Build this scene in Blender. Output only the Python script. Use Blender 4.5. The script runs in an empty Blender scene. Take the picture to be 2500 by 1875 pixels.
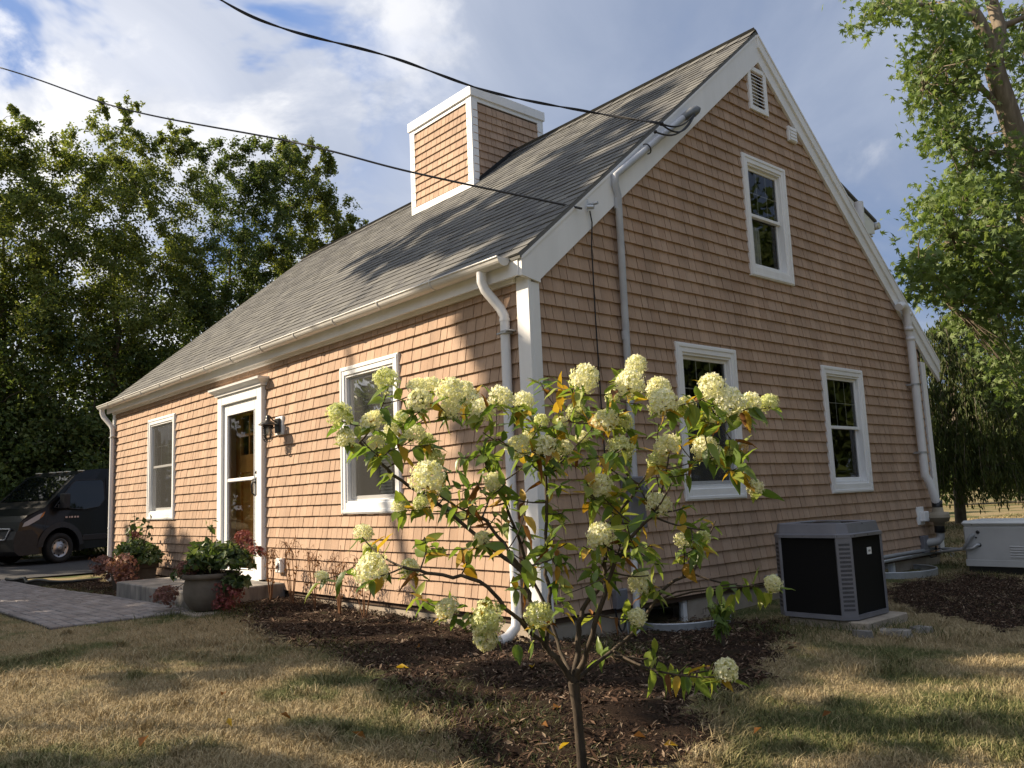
import bpy, math, random
import numpy as np
from mathutils import Vector, Matrix

rng = np.random.default_rng(7)
random.seed(7)
SC = bpy.context.scene
COL = SC.collection

# ---------------------------------------------------------------- camera
CAM = np.array([4.81767513, -4.48568942, 1.08227821])
FPX = 2042.7642                      # focal length in pixels of the 2500 px wide photograph
YAW, PITCH, ROLL = math.radians(138.48229864), math.radians(7.74063914), math.radians(-2.35816809)
DV = np.array([math.cos(YAW) * math.cos(PITCH), math.sin(YAW) * math.cos(PITCH), math.sin(PITCH)])
_r = np.cross(DV, [0, 0, 1]); _r /= np.linalg.norm(_r); _u = np.cross(_r, DV)
RV = math.cos(ROLL) * _r + math.sin(ROLL) * _u
UV = -math.sin(ROLL) * _r + math.cos(ROLL) * _u
cd = bpy.data.cameras.new('camera')
cam = bpy.data.objects.new('camera', cd); COL.objects.link(cam)
cd.sensor_width = 36.0
cd.lens = 36.0 * FPX / 2500.0
cd.clip_start = 0.05; cd.clip_end = 2000
M = Matrix.Identity(4)
for i in range(3):
    M[i][0] = RV[i]; M[i][1] = UV[i]; M[i][2] = -DV[i]; M[i][3] = CAM[i]
cam.matrix_world = M
SC.camera = cam

# ---------------------------------------------------------------- light
SUN_TRAVEL = np.array([1.15, 1.0, -1.0]); SUN_TRAVEL /= np.linalg.norm(SUN_TRAVEL)
ELEV = math.asin(-SUN_TRAVEL[2])
sd = bpy.data.lights.new('sun', 'SUN'); sun = bpy.data.objects.new('sun', sd); COL.objects.link(sun)
sd.energy = 5.0; sd.angle = math.radians(0.55); sd.color = (1.0, 0.83, 0.62)
sun.rotation_euler = Vector(SUN_TRAVEL).to_track_quat('-Z', 'Y').to_euler()
sun.location = (-30, -26, 40)

SC.view_settings.view_transform = 'Standard'
SC.view_settings.look = 'None'
SC.view_settings.exposure = 0.92
SC.view_settings.gamma = 1.0
SC.view_settings.use_curve_mapping = False
SC.render.engine = 'CYCLES'
SC.cycles.max_bounces = 8
SC.cycles.transparent_max_bounces = 24
SC.cycles.use_denoising = True

W = bpy.data.worlds.new('World'); SC.world = W; W.use_nodes = True


class NT:
    """small helper to write node trees"""
    def __init__(s, tree):
        s.t = tree; s.n = tree.nodes; s.l = tree.links
    def new(s, typ, **kw):
        n = s.n.new(typ)
        for k, v in kw.items():
            setattr(n, k, v)
        return n
    def link(s, a, b):
        s.l.new(a, b)
    def put(s, sock, v):
        if isinstance(v, bpy.types.NodeSocket):
            s.l.new(v, sock)
        else:
            sock.default_value = v
    def math(s, op, a, b=None, clamp=False):
        n = s.new('ShaderNodeMath', operation=op, use_clamp=clamp)
        s.put(n.inputs[0], a)
        if b is not None:
            s.put(n.inputs[1], b)
        return n.outputs[0]
    def mix(s, fac, a, b, blend='MIX'):
        n = s.new('ShaderNodeMix', data_type='RGBA', blend_type=blend)
        s.put(n.inputs[0], fac)
        for i, v in ((6, a), (7, b)):
            if isinstance(v, (tuple, list)) and len(v) == 3:
                v = (*v, 1)
            s.put(n.inputs[i], v)
        return n.outputs[2]
    def noise(s, vec, scale, detail=4, rough=0.5, dist=0.0):
        n = s.new('ShaderNodeTexNoise')
        if vec is not None:
            s.link(vec, n.inputs['Vector'])
        n.inputs['Scale'].default_value = scale
        n.inputs['Detail'].default_value = detail
        n.inputs['Roughness'].default_value = rough
        n.inputs['Distortion'].default_value = dist
        return n.outputs['Fac']
    def ramp(s, fac, stops):
        n = s.new('ShaderNodeValToRGB')
        s.put(n.inputs[0], fac)
        e = n.color_ramp.elements
        while len(e) < len(stops):
            e.new(0.5)
        for el, (p, c) in zip(e, stops):
            el.position = p
            el.color = c if len(c) == 4 else (*c, 1)
        return n.outputs[0]
    def step(s, v, a, b):
        n = s.new('ShaderNodeMapRange', interpolation_type='SMOOTHSTEP')
        s.put(n.inputs[0], v)
        n.inputs[1].default_value = a; n.inputs[2].default_value = b
        return n.outputs[0]


def make_world():
    t = NT(W.node_tree); t.n.clear()
    out = t.new('ShaderNodeOutputWorld'); bg = t.new('ShaderNodeBackground')
    t.link(bg.outputs[0], out.inputs[0])
    bg.inputs[1].default_value = 0.1
    sky = t.new('ShaderNodeTexSky', sky_type='NISHITA')
    sky.sun_disc = False
    sky.sun_elevation = ELEV
    # direction to the sun: azimuth measured the way the sky texture does (0 = +Y, clockwise)
    sx, sy = -SUN_TRAVEL[0], -SUN_TRAVEL[1]
    sky.sun_rotation = math.atan2(sx, sy)
    tc = t.new('ShaderNodeTexCoord')
    d = tc.outputs['Generated']
    sep = t.new('ShaderNodeSeparateXYZ'); t.link(d, sep.inputs[0])
    zz = t.math('MAXIMUM', t.math('ADD', sep.outputs[2], 0.28), 0.12)
    cx = t.math('DIVIDE', sep.outputs[0], zz); cy = t.math('DIVIDE', sep.outputs[1], zz)
    comb = t.new('ShaderNodeCombineXYZ'); t.link(cx, comb.inputs[0]); t.link(cy, comb.inputs[1])
    P = comb.outputs[0]
    dot = t.new('ShaderNodeVectorMath', operation='DOT_PRODUCT'); t.link(d, dot.inputs[0])
    dot.inputs[1].default_value = tuple(-SUN_TRAVEL)
    toward = t.step(dot.outputs['Value'], 0.20, 0.78)
    near = t.step(dot.outputs['Value'], 0.45, 0.95)
    # veil of thin grey-blue cloud, paler towards the sun
    veil_n = t.noise(P, 1.05, 7, 0.55, 0.8)
    veil_k = t.math('ADD', veil_n, t.math('MULTIPLY', t.math('SUBTRACT', sep.outputs[2], 0.38), 0.42))
    veil_dark = t.ramp(veil_k, [(0.30, (.95, 1.42, 2.5)), (0.44, (1.62, 1.96, 2.75)), (0.56, (2.25, 2.57, 3.3)), (0.70, (3.3, 3.6, 4.3))])
    veil_pale = t.ramp(veil_n, [(0.34, (2.0, 2.3, 3.1)), (0.50, (3.0, 3.25, 3.9)), (0.66, (4.8, 4.9, 5.3))])
    veil = t.mix(toward, veil_dark, veil_pale)
    skyc = t.mix(0.9, sky.outputs[0], veil)
    # open blue gaps
    gap_n = t.noise(P, 2.1, 6, 0.55, 0.4)
    gap = t.math('MULTIPLY', t.step(gap_n, 0.54, 0.61), t.step(dot.outputs['Value'], 0.35, 0.6))
    skyc = t.mix(gap, skyc, (.95, 1.75, 3.7))
    # cumulus
    cum_n = t.noise(P, 2.6, 9, 0.58, 0.3)
    cum_b = t.noise(P, 5.5, 6, 0.55, 0.2)
    cum = t.step(t.math('ADD', cum_n, t.math('MULTIPLY', toward, 0.17)), 0.60, 0.74)
    cum = t.math('MULTIPLY', cum, t.math('ADD', 0.25, t.math('MULTIPLY', toward, 0.75)))
    cum_col = t.ramp(cum_b, [(0.3, (3.6, 3.8, 4.3)), (0.55, (6.5, 6.4, 6.3))])
    skyc = t.mix(cum, skyc, cum_col)
    # broad glare of the bright cloud bank round the sun
    glare = t.math('MULTIPLY', near, 0.12)
    skyc = t.mix(glare, skyc, (7.0, 6.7, 6.2))
    t.link(skyc, bg.inputs[0])


make_world()

# ---------------------------------------------------------------- rays of the survey photograph (used to read real positions)
CX, CY = 1250.0, 937.5
def ray(x, y):
    return DV * FPX + RV * (x - CX) - UV * (y - CY)
def on(ax, val, x, y):
    v = ray(x, y); t = (val - CAM[ax]) / v[ax]
    return CAM + t * v
def at(x, y, depth):
    return CAM + ray(x, y) / FPX * depth
def proj(X):
    v = np.asarray(X, float) - CAM
    w = v @ DV
    return np.stack([CX + FPX * (v @ RV) / w, CY - FPX * (v @ UV) / w], -1), w
_gx = [-400, -20, -13, -10.5, -7, -4.5, -1, 1, 1.6, 2.3, 5, 400]
_gz = [-0.05, -0.05, -0.07, -0.06, 0.015, 0.04, 0.0, -0.05, -0.07, -0.125, -0.15, -0.15]
def ground_z(x):
    return np.interp(x, _gx, _gz)
def on_ground(x, y):
    z = 0.0
    for _ in range(6):
        p = on(2, z, x, y); z = float(ground_z(p[0]))
    return p

# ---------------------------------------------------------------- mesh helpers
class MB:
    """collects faces of ONE mesh; every shape goes through the transform tf"""
    def __init__(s, tf=None):
        s.v = []; s.f = []; s.m = []; s.tf = tf or (lambda p: p); s.smooth = []
    def add(s, verts, faces, mi=0, smooth=False):
        o = len(s.v)
        s.v.extend(tuple(s.tf(tuple(p))) for p in verts)
        for f in faces:
            s.f.append(tuple(i + o for i in f)); s.m.append(mi); s.smooth.append(smooth)
    def box(s, a, b, mi=0):
        x0, y0, z0 = a; x1, y1, z1 = b
        v = [(x0, y0, z0), (x1, y0, z0), (x1, y1, z0), (x0, y1, z0), (x0, y0, z1), (x1, y0, z1), (x1, y1, z1), (x0, y1, z1)]
        s.add(v, [(0, 3, 2, 1), (4, 5, 6, 7), (0, 1, 5, 4), (1, 2, 6, 5), (2, 3, 7, 6), (3, 0, 4, 7)], mi)
    def bbox(s, a, b, bev=0.004, mi=0):
        """box with chamfered edges"""
        (x0, x1), (y0, y1), (z0, z1) = [sorted(t) for t in zip(a, b)]
        e = min(bev, (x1 - x0) * .45, (y1 - y0) * .45, (z1 - z0) * .45)
        X = (x0, x1); Y = (y0, y1); Z = (z0, z1)
        idx = {}; v = []
        for i in (0, 1):
            for j in (0, 1):
                for k in (0, 1):
                    sx, sy, sz = (e if i == 0 else -e), (e if j == 0 else -e), (e if k == 0 else -e)
                    idx[i, j, k, 0] = len(v); v.append((X[i], Y[j] + sy, Z[k] + sz))
                    idx[i, j, k, 1] = len(v); v.append((X[i] + sx, Y[j], Z[k] + sz))
                    idx[i, j, k, 2] = len(v); v.append((X[i] + sx, Y[j] + sy, Z[k]))
        f = []
        for i in (0, 1):
            q = [idx[i, 0, 0, 0], idx[i, 1, 0, 0], idx[i, 1, 1, 0], idx[i, 0, 1, 0]]; f.append(q if i else q[::-1])
            q = [idx[0, i, 0, 1], idx[1, i, 0, 1], idx[1, i, 1, 1], idx[0, i, 1, 1]]; f.append(q[::-1] if i else q)
            q = [idx[0, 0, i, 2], idx[1, 0, i, 2], idx[1, 1, i, 2], idx[0, 1, i, 2]]; f.append(q if i else q[::-1])
        for i in (0, 1):
            for j in (0, 1):
                f.append([idx[i, j, 0, 0], idx[i, j, 1, 0], idx[i, j, 1, 1], idx[i, j, 0, 1]])
                f.append([idx[i, 0, j, 0], idx[i, 1, j, 0], idx[i, 1, j, 2], idx[i, 0, j, 2]])
                f.append([idx[0, i, j, 1], idx[1, i, j, 1], idx[1, i, j, 2], idx[0, i, j, 2]])
        for i in (0, 1):
            for j in (0, 1):
                for k in (0, 1):
                    f.append([idx[i, j, k, 0], idx[i, j, k, 1], idx[i, j, k, 2]])
        s.add(v, f, mi)
    def poly(s, pts, ext, mi=0):
        """extrude polygon pts (3-D, planar) by vector ext"""
        n = len(pts); e = np.array(ext)
        v = [tuple(p) for p in pts] + [tuple(np.array(p) + e) for p in pts]
        s.add(v, [tuple(range(n))[::-1], tuple(range(n, 2 * n))] + [(i, (i + 1) % n, n + (i + 1) % n, n + i) for i in range(n)], mi)
    def quad(s, a, b, c, d, mi=0):
        s.add([a, b, c, d], [(0, 1, 2, 3)], mi)
    def tube(s, pts, r, n=8, mi=0, cap=True):
        pts = [np.array(p, float) for p in pts]
        rs = r if hasattr(r, '__len__') else [r] * len(pts)
        up = None; rings = []
        for i, p in enumerate(pts):
            t = pts[min(i + 1, len(pts) - 1)] - pts[max(i - 1, 0)]
            t /= (np.linalg.norm(t) + 1e-9)
            if up is None:
                up = np.cross(t, [0, 0, 1]) if abs(t[2]) < .9 else np.cross(t, [1, 0, 0])
            up = up - t * (up @ t); up /= (np.linalg.norm(up) + 1e-9)
            b = np.cross(t, up)
            rings.append([p + rs[i] * (math.cos(a) * up + math.sin(a) * b) for a in np.linspace(0, 2 * math.pi, n, endpoint=False)])
        v = [q for ring in rings for q in ring]
        f = [(i * n + j, i * n + (j + 1) % n, (i + 1) * n + (j + 1) % n, (i + 1) * n + j) for i in range(len(pts) - 1) for j in range(n)]
        s.add(v, f, mi, True)
        if cap:
            s.add(rings[0], [tuple(range(n))[::-1]], mi); s.add(rings[-1], [tuple(range(n))], mi)
    def lathe(s, prof, c=(0, 0, 0), n=24, mi=0, axis='z', smooth=True):
        v = []
        for (r, h) in prof:
            for a in np.linspace(0, 2 * math.pi, n, endpoint=False):
                p = (r * math.cos(a), r * math.sin(a), h)
                if axis == 'y': p = (p[0], p[2], p[1])
                if axis == 'x': p = (p[2], p[0], p[1])
                v.append((c[0] + p[0], c[1] + p[1], c[2] + p[2]))
        f = [(i * n + j, i * n + (j + 1) % n, (i + 1) * n + (j + 1) % n, (i + 1) * n + j) for i in range(len(prof) - 1) for j in range(n)]
        s.add(v, f, mi, smooth)
    def build(s, name, mats, parent=None, fix=True):
        me = bpy.data.meshes.new(name)
        me.from_pydata(s.v, [], s.f)
        for m in (mats if isinstance(mats, (list, tuple)) else [mats]):
            me.materials.append(m)
        me.polygons.foreach_set('material_index', s.m)
        me.polygons.foreach_set('use_smooth', s.smooth)
        if fix:
            import bmesh
            bm = bmesh.new(); bm.from_mesh(me); bmesh.ops.recalc_face_normals(bm, faces=bm.faces); bm.to_mesh(me); bm.free()
        me.update()
        o = bpy.data.objects.new(name, me); COL.objects.link(o)
        if parent is not None: o.parent = parent
        return o


def np_mesh(name, V, F, mats, parent=None, mi=None, smooth=False, link=True):
    """V (n,3), F (m,k) numpy arrays -> one mesh object"""
    me = bpy.data.meshes.new(name)
    V = np.asarray(V, np.float32); F = np.asarray(F, np.int32); k = F.shape[1]
    me.vertices.add(len(V)); me.vertices.foreach_set('co', V.ravel())
    me.loops.add(F.size); me.loops.foreach_set('vertex_index', F.ravel())
    me.polygons.add(len(F)); me.polygons.foreach_set('loop_start', np.arange(0, F.size, k, dtype=np.int32))
    for m in (mats if isinstance(mats, (list, tuple)) else [mats]):
        me.materials.append(m)
    if mi is not None: me.polygons.foreach_set('material_index', np.asarray(mi, np.int32))
    me.polygons.foreach_set('use_smooth', np.full(len(F), smooth))
    me.update(calc_edges=True)
    o = bpy.data.objects.new(name, me)
    if link: COL.objects.link(o)
    if parent is not None: o.parent = parent
    return o


def tag(o, label=None, cat=None, group=None, kind=None):
    if label: o['label'] = label
    if cat: o['category'] = cat
    if group: o['group'] = group
    if kind: o['kind'] = kind
    return o
def thing(name, label, cat, loc=(0, 0, 0), rotz=0.0, group=None):
    o = bpy.data.objects.new(name, None); COL.objects.link(o)
    o.location = loc; o.rotation_euler = (0, 0, rotz); o.empty_display_size = .2
    return tag(o, label, cat, group)


# ---------------------------------------------------------------- materials
def principled(name, color, rough=0.6, spec=0.5, metal=0.0):
    m = bpy.data.materials.new(name); m.use_nodes = True
    t = NT(m.node_tree); b = t.n['Principled BSDF']
    b.inputs['Base Color'].default_value = (*color, 1)
    b.inputs['Roughness'].default_value = rough
    b.inputs['Specular IOR Level'].default_value = spec
    b.inputs['Metallic'].default_value = metal
    return m, t, b
def objpos(t, scale=(1, 1, 1)):
    g = t.new('ShaderNodeNewGeometry')
    mp = t.new('ShaderNodeMapping'); mp.inputs['Scale'].default_value = scale
    t.link(g.outputs['Position'], mp.inputs['Vector'])
    return mp.outputs[0]
def island(t):
    """a random number per loose piece, also when each piece is an object of its own"""
    g = t.new('ShaderNodeNewGeometry'); oi = t.new('ShaderNodeObjectInfo')
    s = t.math('ADD', g.outputs['Random Per Island'], oi.outputs['Random'])
    return t.math('FRACT', t.math('MULTIPLY', s, 1.0))
def bump(t, b, h, strength=0.3, dist=0.01):
    n = t.new('ShaderNodeBump'); n.inputs['Strength'].default_value = strength; n.inputs['Distance'].default_value = dist
    t.put(n.inputs['Height'], h); t.link(n.outputs[0], b.inputs['Normal'])
def mottled(name, c0, c1, scale=4.0, rough=0.6, spec=0.4, bs=0.2, bscale=60.0, metal=0.0, stretch=(1, 1, 1)):
    m, t, b = principled(name, c0, rough, spec, metal)
    p = objpos(t, stretch)
    n = t.noise(p, scale, 6, 0.6)
    t.link(t.ramp(n, [(0.32, c0), (0.68, c1)]), b.inputs['Base Color'])
    if bs: bump(t, b, t.noise(p, bscale, 4, 0.6), bs, 0.004)
    return m
def pieces(name, cols, rough=0.8, grain=(1, 1, 1), gscale=40.0, gamt=0.25, spec=0.3, bs=0.25, streak=None):
    """per-piece colour from a ramp, plus grain"""
    m, t, b = principled(name, cols[0], rough, spec)
    r = island(t)
    n = len(cols)
    c = t.ramp(r, [(i / max(1, n - 1), cc) for i, cc in enumerate(cols)])
    p = objpos(t, grain)
    g = t.noise(p, gscale, 5, 0.65)
    lo = 1 - gamt; hi = 1 + gamt
    c = t.mix(1.0, c, t.ramp(g, [(0.25, (lo, lo, lo)), (0.75, (hi, hi, hi))]), 'MULTIPLY')
    big = t.noise(objpos(t), 0.9, 4, 0.6)
    c = t.mix(1.0, c, t.ramp(big, [(0.3, (.9, .9, .9)), (0.7, (1.07, 1.07, 1.07))]), 'MULTIPLY')
    if streak:
        sn = t.noise(objpos(t, (5, 5, .35)), 1.0, 5, 0.6)
        c = t.mix(1.0, c, t.ramp(sn, [(0.32, (1 - streak, 1 - streak * .95, 1 - streak * .85)), (0.62, (1.03, 1.03, 1.03))]), 'MULTIPLY')
    t.link(c, b.inputs['Base Color'])
    if bs: bump(t, b, g, bs, 0.003)
    return m
def leaf_mat(name, cols, trans=0.35, rough=0.5, spec=0.35, back=None):
    m = bpy.data.materials.new(name); m.use_nodes = True
    t = NT(m.node_tree); t.n.clear()
    out = t.new('ShaderNodeOutputMaterial')
    r = island(t); n = len(cols)
    c = t.ramp(r, [(i / max(1, n - 1), cc) for i, cc in enumerate(cols)])
    pr = t.new('ShaderNodeBsdfPrincipled'); t.link(c, pr.inputs['Base Color'])
    pr.inputs['Roughness'].default_value = rough; pr.inputs['Specular IOR Level'].default_value = spec
    tr = t.new('ShaderNodeBsdfTranslucent')
    t.link(t.mix(1.0, c, (1.25, 1.25, 0.7), 'MULTIPLY'), tr.inputs['Color'])
    mx = t.new('ShaderNodeMixShader'); mx.inputs[0].default_value = trans
    t.link(pr.outputs[0], mx.inputs[1]); t.link(tr.outputs[0], mx.inputs[2]); t.link(mx.outputs[0], out.inputs[0])
    return m
def glass_mat(name, tint=(1, 1, 1), refl=1.0):
    m = bpy.data.materials.new(name); m.use_nodes = True
    t = NT(m.node_tree); t.n.clear()
    out = t.new('ShaderNodeOutputMaterial')
    fr = t.new('ShaderNodeFresnel'); fr.inputs[0].default_value = 1.55
    gl = t.new('ShaderNodeBsdfGlossy'); gl.inputs['Roughness'].default_value = 0.015
    bump_n = t.new('ShaderNodeBump'); bump_n.inputs['Strength'].default_value = 0.06; bump_n.inputs['Distance'].default_value = 0.02
    t.link(t.noise(objpos(t), 2.2, 2, 0.5), bump_n.inputs['Height']); t.link(bump_n.outputs[0], gl.inputs['Normal'])
    tr = t.new('ShaderNodeBsdfTransparent'); tr.inputs[0].default_value = (*tint, 1)
    mx = t.new('ShaderNodeMixShader'); t.link(t.math('MULTIPLY', fr.outputs[0], refl, True), mx.inputs[0])
    t.link(tr.outputs[0], mx.inputs[1]); t.link(gl.outputs[0], mx.inputs[2]); t.link(mx.outputs[0], out.inputs[0])
    return m
def screen_mat(name, color, cover):
    m = bpy.data.materials.new(name); m.use_nodes = True
    t = NT(m.node_tree); t.n.clear()
    out = t.new('ShaderNodeOutputMaterial')
    d = t.new('ShaderNodeBsdfDiffuse'); d.inputs[0].default_value = (*color, 1)
    tr = t.new('ShaderNodeBsdfTransparent')
    mx = t.new('ShaderNodeMixShader'); mx.inputs[0].default_value = cover
    t.link(tr.outputs[0], mx.inputs[1]); t.link(d.outputs[0], mx.inputs[2]); t.link(mx.outputs[0], out.inputs[0])
    return m


SHINGLE = pieces('siding_shingle', [(.395, .275, .192), (.46, .322, .228), (.43, .298, .208), (.485, .345, .247), (.45, .31, .217), (.415, .282, .195)], 0.82, (3, 3, .25), 30, 0.12, 0.25, 0.25, 0.16)
ROOF_SH = pieces('asphalt_shingle', [(.105, .106, .107), (.155, .155, .147), (.125, .126, .123), (.178, .178, .166), (.14, .14, .133), (.105, .106, .108)], 0.92, (1, 1, 1), 260, 0.35, 0.2, 0.5)
WHITE = mottled('white_trim', (.78, .785, .78), (.86, .865, .865), 1.6, 0.45, 0.4, 0.08, 60, 0, (3, 3, .5))
WHITE_D = mottled('white_pipe', (.70, .71, .72), (.78, .78, .79), 3.0, 0.35, 0.5, 0.03, 60)
GUTTER_M = mottled('aluminium_gutter', (.66, .65, .62), (.76, .75, .72), 3.0, 0.32, 0.5, 0.03, 60)
WALL_BACK = mottled('wall_sheathing', (.08, .055, .04), (.10, .07, .05), 4, .9, .2, 0)
CONCRETE = mottled('foundation_concrete', (.30, .255, .205), (.40, .345, .28), 5, 0.9, 0.2, 0.4, 120)
GRANITE = mottled('stone_step', (.11, .108, .105), (.33, .305, .275), 7, 0.85, 0.25, 0.6, 70, 0, (1, 1, .25))
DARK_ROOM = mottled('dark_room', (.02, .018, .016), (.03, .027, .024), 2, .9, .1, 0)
GLASS = glass_mat('window_glass', (.92, .94, .93), 0.95)
SCREEN = screen_mat('insect_screen', (.11, .11, .105), 0.40)
BLIND_M = mottled('blind_slat', (.62, .66, .62), (.68, .72, .68), 3, .6, .3, 0)
CURTAIN = mottled('lace_curtain', (.42, .44, .44), (.55, .57, .57), 30, .9, .1, 0.1)
BLACK_METAL = mottled('black_metal', (.012, .012, .012), (.02, .02, .02), 8, 0.35, 0.5, 0.05)
CABLE_M = mottled('cable_sheath', (.012, .012, .014), (.022, .022, .024), 8, 0.5, 0.4, 0)
WOOD_DOOR = mottled('stained_wood', (.55, .28, .075), (.70, .38, .12), 5, 0.4, 0.5, 0.1, 40, 0, (12, 12, 1))
GREY_PAINT = mottled('grey_paint', (.135, .137, .158), (.175, .177, .20), 5, 0.4, 0.5, 0.03)
BARK = mottled('grey_bark', (.10, .085, .065), (.22, .19, .15), 6, 0.95, 0.15, 0.9, 30, 0, (3, 3, .6))
TWIG = mottled('brown_twig', (.038, .029, .022), (.095, .075, .055), 20, 0.8, 0.25, 0.6, 90, 0, (2, 2, .5))
GALV = mottled('galvanised_steel', (.36, .38, .40), (.50, .52, .54), 9, 0.45, 0.5, 0.1, 40, 0.6)
# ---------------------------------------------------------------- ground
def vnoise(x, y, s, seed=0):
    """cheap smooth value noise for geometry"""
    x = np.asarray(x) * s + seed * 17.3; y = np.asarray(y) * s - seed * 9.1
    xi = np.floor(x).astype(int); yi = np.floor(y).astype(int); fx = x - xi; fy = y - yi
    def h(a, b):
        n = np.sin(a * 127.1 + b * 311.7 + seed * 74.7) * 43758.5453
        return n - np.floor(n)
    fx = fx * fx * (3 - 2 * fx); fy = fy * fy * (3 - 2 * fy)
    return (h(xi, yi) * (1 - fx) + h(xi + 1, yi) * fx) * (1 - fy) + (h(xi, yi + 1) * (1 - fx) + h(xi + 1, yi + 1) * fx) * fy

def lawn_mat():
    m, t, b = principled('lawn', (.2, .16, .08), 0.95, 0.1)
    p = objpos(t)
    big = t.noise(p, 0.55, 4, 0.55, 0.4)
    mid = t.noise(p, 3.0, 5, 0.6)
    fine = t.noise(p, 45, 5, 0.7)
    straw = t.ramp(fine, [(0.25, (.115, .09, .05)), (0.55, (.26, .205, .115)), (0.8, (.41, .335, .195))])
    green = t.ramp(fine, [(0.25, (.038, .048, .018)), (0.6, (.09, .105, .038)), (0.85, (.16, .165, .065))])
    f = t.math('ADD', t.math('MULTIPLY', big, .65), t.math('MULTIPLY', mid, .35))
    t.link(t.mix(t.step(f, 0.45, 0.58), straw, green), b.inputs['Base Color'])
    bump(t, b, fine, 0.8, 0.02)
    return m
LAWN = lawn_mat()
def mulch_mat():
    m, t, b = principled('mulch', (.05, .025, .015), 0.95, 0.1)
    p = objpos(t)
    fine = t.noise(p, 60, 6, 0.75); mid = t.noise(p, 5, 5, 0.6)
    c = t.ramp(fine, [(0.25, (.012, .008, .006)), (0.55, (.042, .027, .019)), (0.8, (.10, .068, .048))])
    c = t.mix(t.step(mid, .5, .7), c, (.045, .04, .022))
    t.link(c, b.inputs['Base Color']); bump(t, b, fine, 1.0, 0.03)
    return m
MULCH = mulch_mat()
ASPHALT = mottled('asphalt', (.035, .035, .037), (.06, .06, .062), 30, 0.9, 0.25, 0.5, 150)

# one ground sheet, fine near the house and reaching the horizon
xs = np.unique(np.concatenate([np.linspace(-600, -30, 20), np.linspace(-30, -14, 33), np.linspace(-14, 8, 133), np.linspace(8, 30, 20), np.linspace(30, 600, 20)]))
ys = np.unique(np.concatenate([np.linspace(-600, -20, 18), np.linspace(-20, -6, 20), np.linspace(-6, 10, 97), np.linspace(10, 40, 25), np.linspace(40, 600, 20)]))
GX, GY = np.meshgrid(xs, ys, indexing='ij')
def gz(x, y):
    return ground_z(x) + (vnoise(x, y, .9, 1) - .5) * .03 + (vnoise(x, y, 2.6, 2) - .5) * .012 - .075 * np.exp(-((x - .2) ** 2 / .3 + (y - 1.9) ** 2 / 2.6))
GZ = gz(GX, GY)
nx, ny = len(xs), len(ys)
I = np.arange(nx * ny).reshape(nx, ny)
F = np.stack([I[:-1, :-1], I[1:, :-1], I[1:, 1:], I[:-1, 1:]], -1).reshape(-1, 4)
g = np_mesh('ground', np.stack([GX, GY, GZ], -1).reshape(-1, 3), F, LAWN, smooth=True)
tag(g, kind='structure')

# driveway
ds = MB()
for i in range(40):
    y0, y1 = -40 + i * 2, -38 + i * 2
    w0 = -13.35 + .05 * math.sin(y0 * .9); w1 = -13.35 + .05 * math.sin(y1 * .9)
    ds.quad((-21, y0, ground_z(-20) + .03), (w0, y0, ground_z(-13.4) + .03), (w1, y1, ground_z(-13.4) + .03), (-21, y1, ground_z(-20) + .03))
tag(ds.build('driveway', ASPHALT), kind='structure')

# planting beds
BED = [(-4.25, .05), (-4.1, -.75), (-3.0, -1.0), (-1.53, -1.3), (-.6, -1.36), (.3, -1.5), (1.0, -1.75), (1.45, -1.95), (1.9, -2.12), (2.3, -2.2), (2.5, -1.9),
       (2.25, -1.2), (1.75, -.4), (1.72, .2), (1.35, 1.0), (.9, 1.75), (.72, 2.1), (.4, 2.1), (.05, 1.9), (.05, .05)]
BED2 = [(.75, 3.9), (1.35, 3.3), (2.2, 2.9), (2.7, 3.4), (2.0, 4.9), (1.25, 6.1), (.75, 6.3), (.6, 5.0)]
BED3 = [(-10.9, .02), (-10.9, -1.0), (-9.6, -1.0), (-8.3, -1.05), (-6.95, -1.0), (-6.85, .02)]
def in_poly(x, y, poly):
    x = np.asarray(x); y = np.asarray(y); r = np.zeros(x.shape, bool); n = len(poly)
    for i in range(n):
        x0, y0 = poly[i]; x1, y1 = poly[(i + 1) % n]
        c = ((y0 > y) != (y1 > y)) & (x < (x1 - x0) * (y - y0) / (y1 - y0 + 1e-12) + x0)
        r ^= c
    return r
def edge_dist(x, y, poly):
    d = np.full(np.shape(x), 9.0); n = len(poly)
    for i in range(n):
        a = np.array(poly[i]); b = np.array(poly[(i + 1) % n]); ab = b - a
        t = np.clip(((x - a[0]) * ab[0] + (y - a[1]) * ab[1]) / (ab @ ab), 0, 1)
        d = np.minimum(d, np.hypot(x - a[0] - t * ab[0], y - a[1] - t * ab[1]))
    return d
def bed(name, poly, h=.03):
    P = np.array(poly); st = .06
    X, Y = np.meshgrid(np.arange(P[:, 0].min() - .3, P[:, 0].max() + .3, st), np.arange(P[:, 1].min() - .3, P[:, 1].max() + .3, st), indexing='ij')
    jx = X + (vnoise(X, Y, 3, 5) - .5) * .3 + (vnoise(X, Y, 9, 15) - .5) * .14; jy = Y + (vnoise(X, Y, 3, 6) - .5) * .3 + (vnoise(X, Y, 9, 16) - .5) * .14
    ins = in_poly(jx, jy, poly); d = edge_dist(jx, jy, poly) * np.where(ins, 1, -1)
    Z = gz(X, Y) + np.clip(d / .12, -1, 1) * h + (vnoise(X, Y, 9, 7) - .5) * .035 + (vnoise(X, Y, 25, 8) - .5) * .02
    I = np.arange(X.size).reshape(X.shape)
    F = np.stack([I[:-1, :-1], I[1:, :-1], I[1:, 1:], I[:-1, 1:]], -1)
    keep = (d[:-1, :-1] > -.12) & (d[1:, 1:] > -.12)
    o = np_mesh(name, np.stack([X, Y, Z], -1).reshape(-1, 3), F[keep], MULCH, smooth=True)
    return tag(o, kind='structure')
bed('mulch_bed', BED); bed('mulch_bed', BED2, .015); bed('mulch_bed', BED3, .02)

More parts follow.
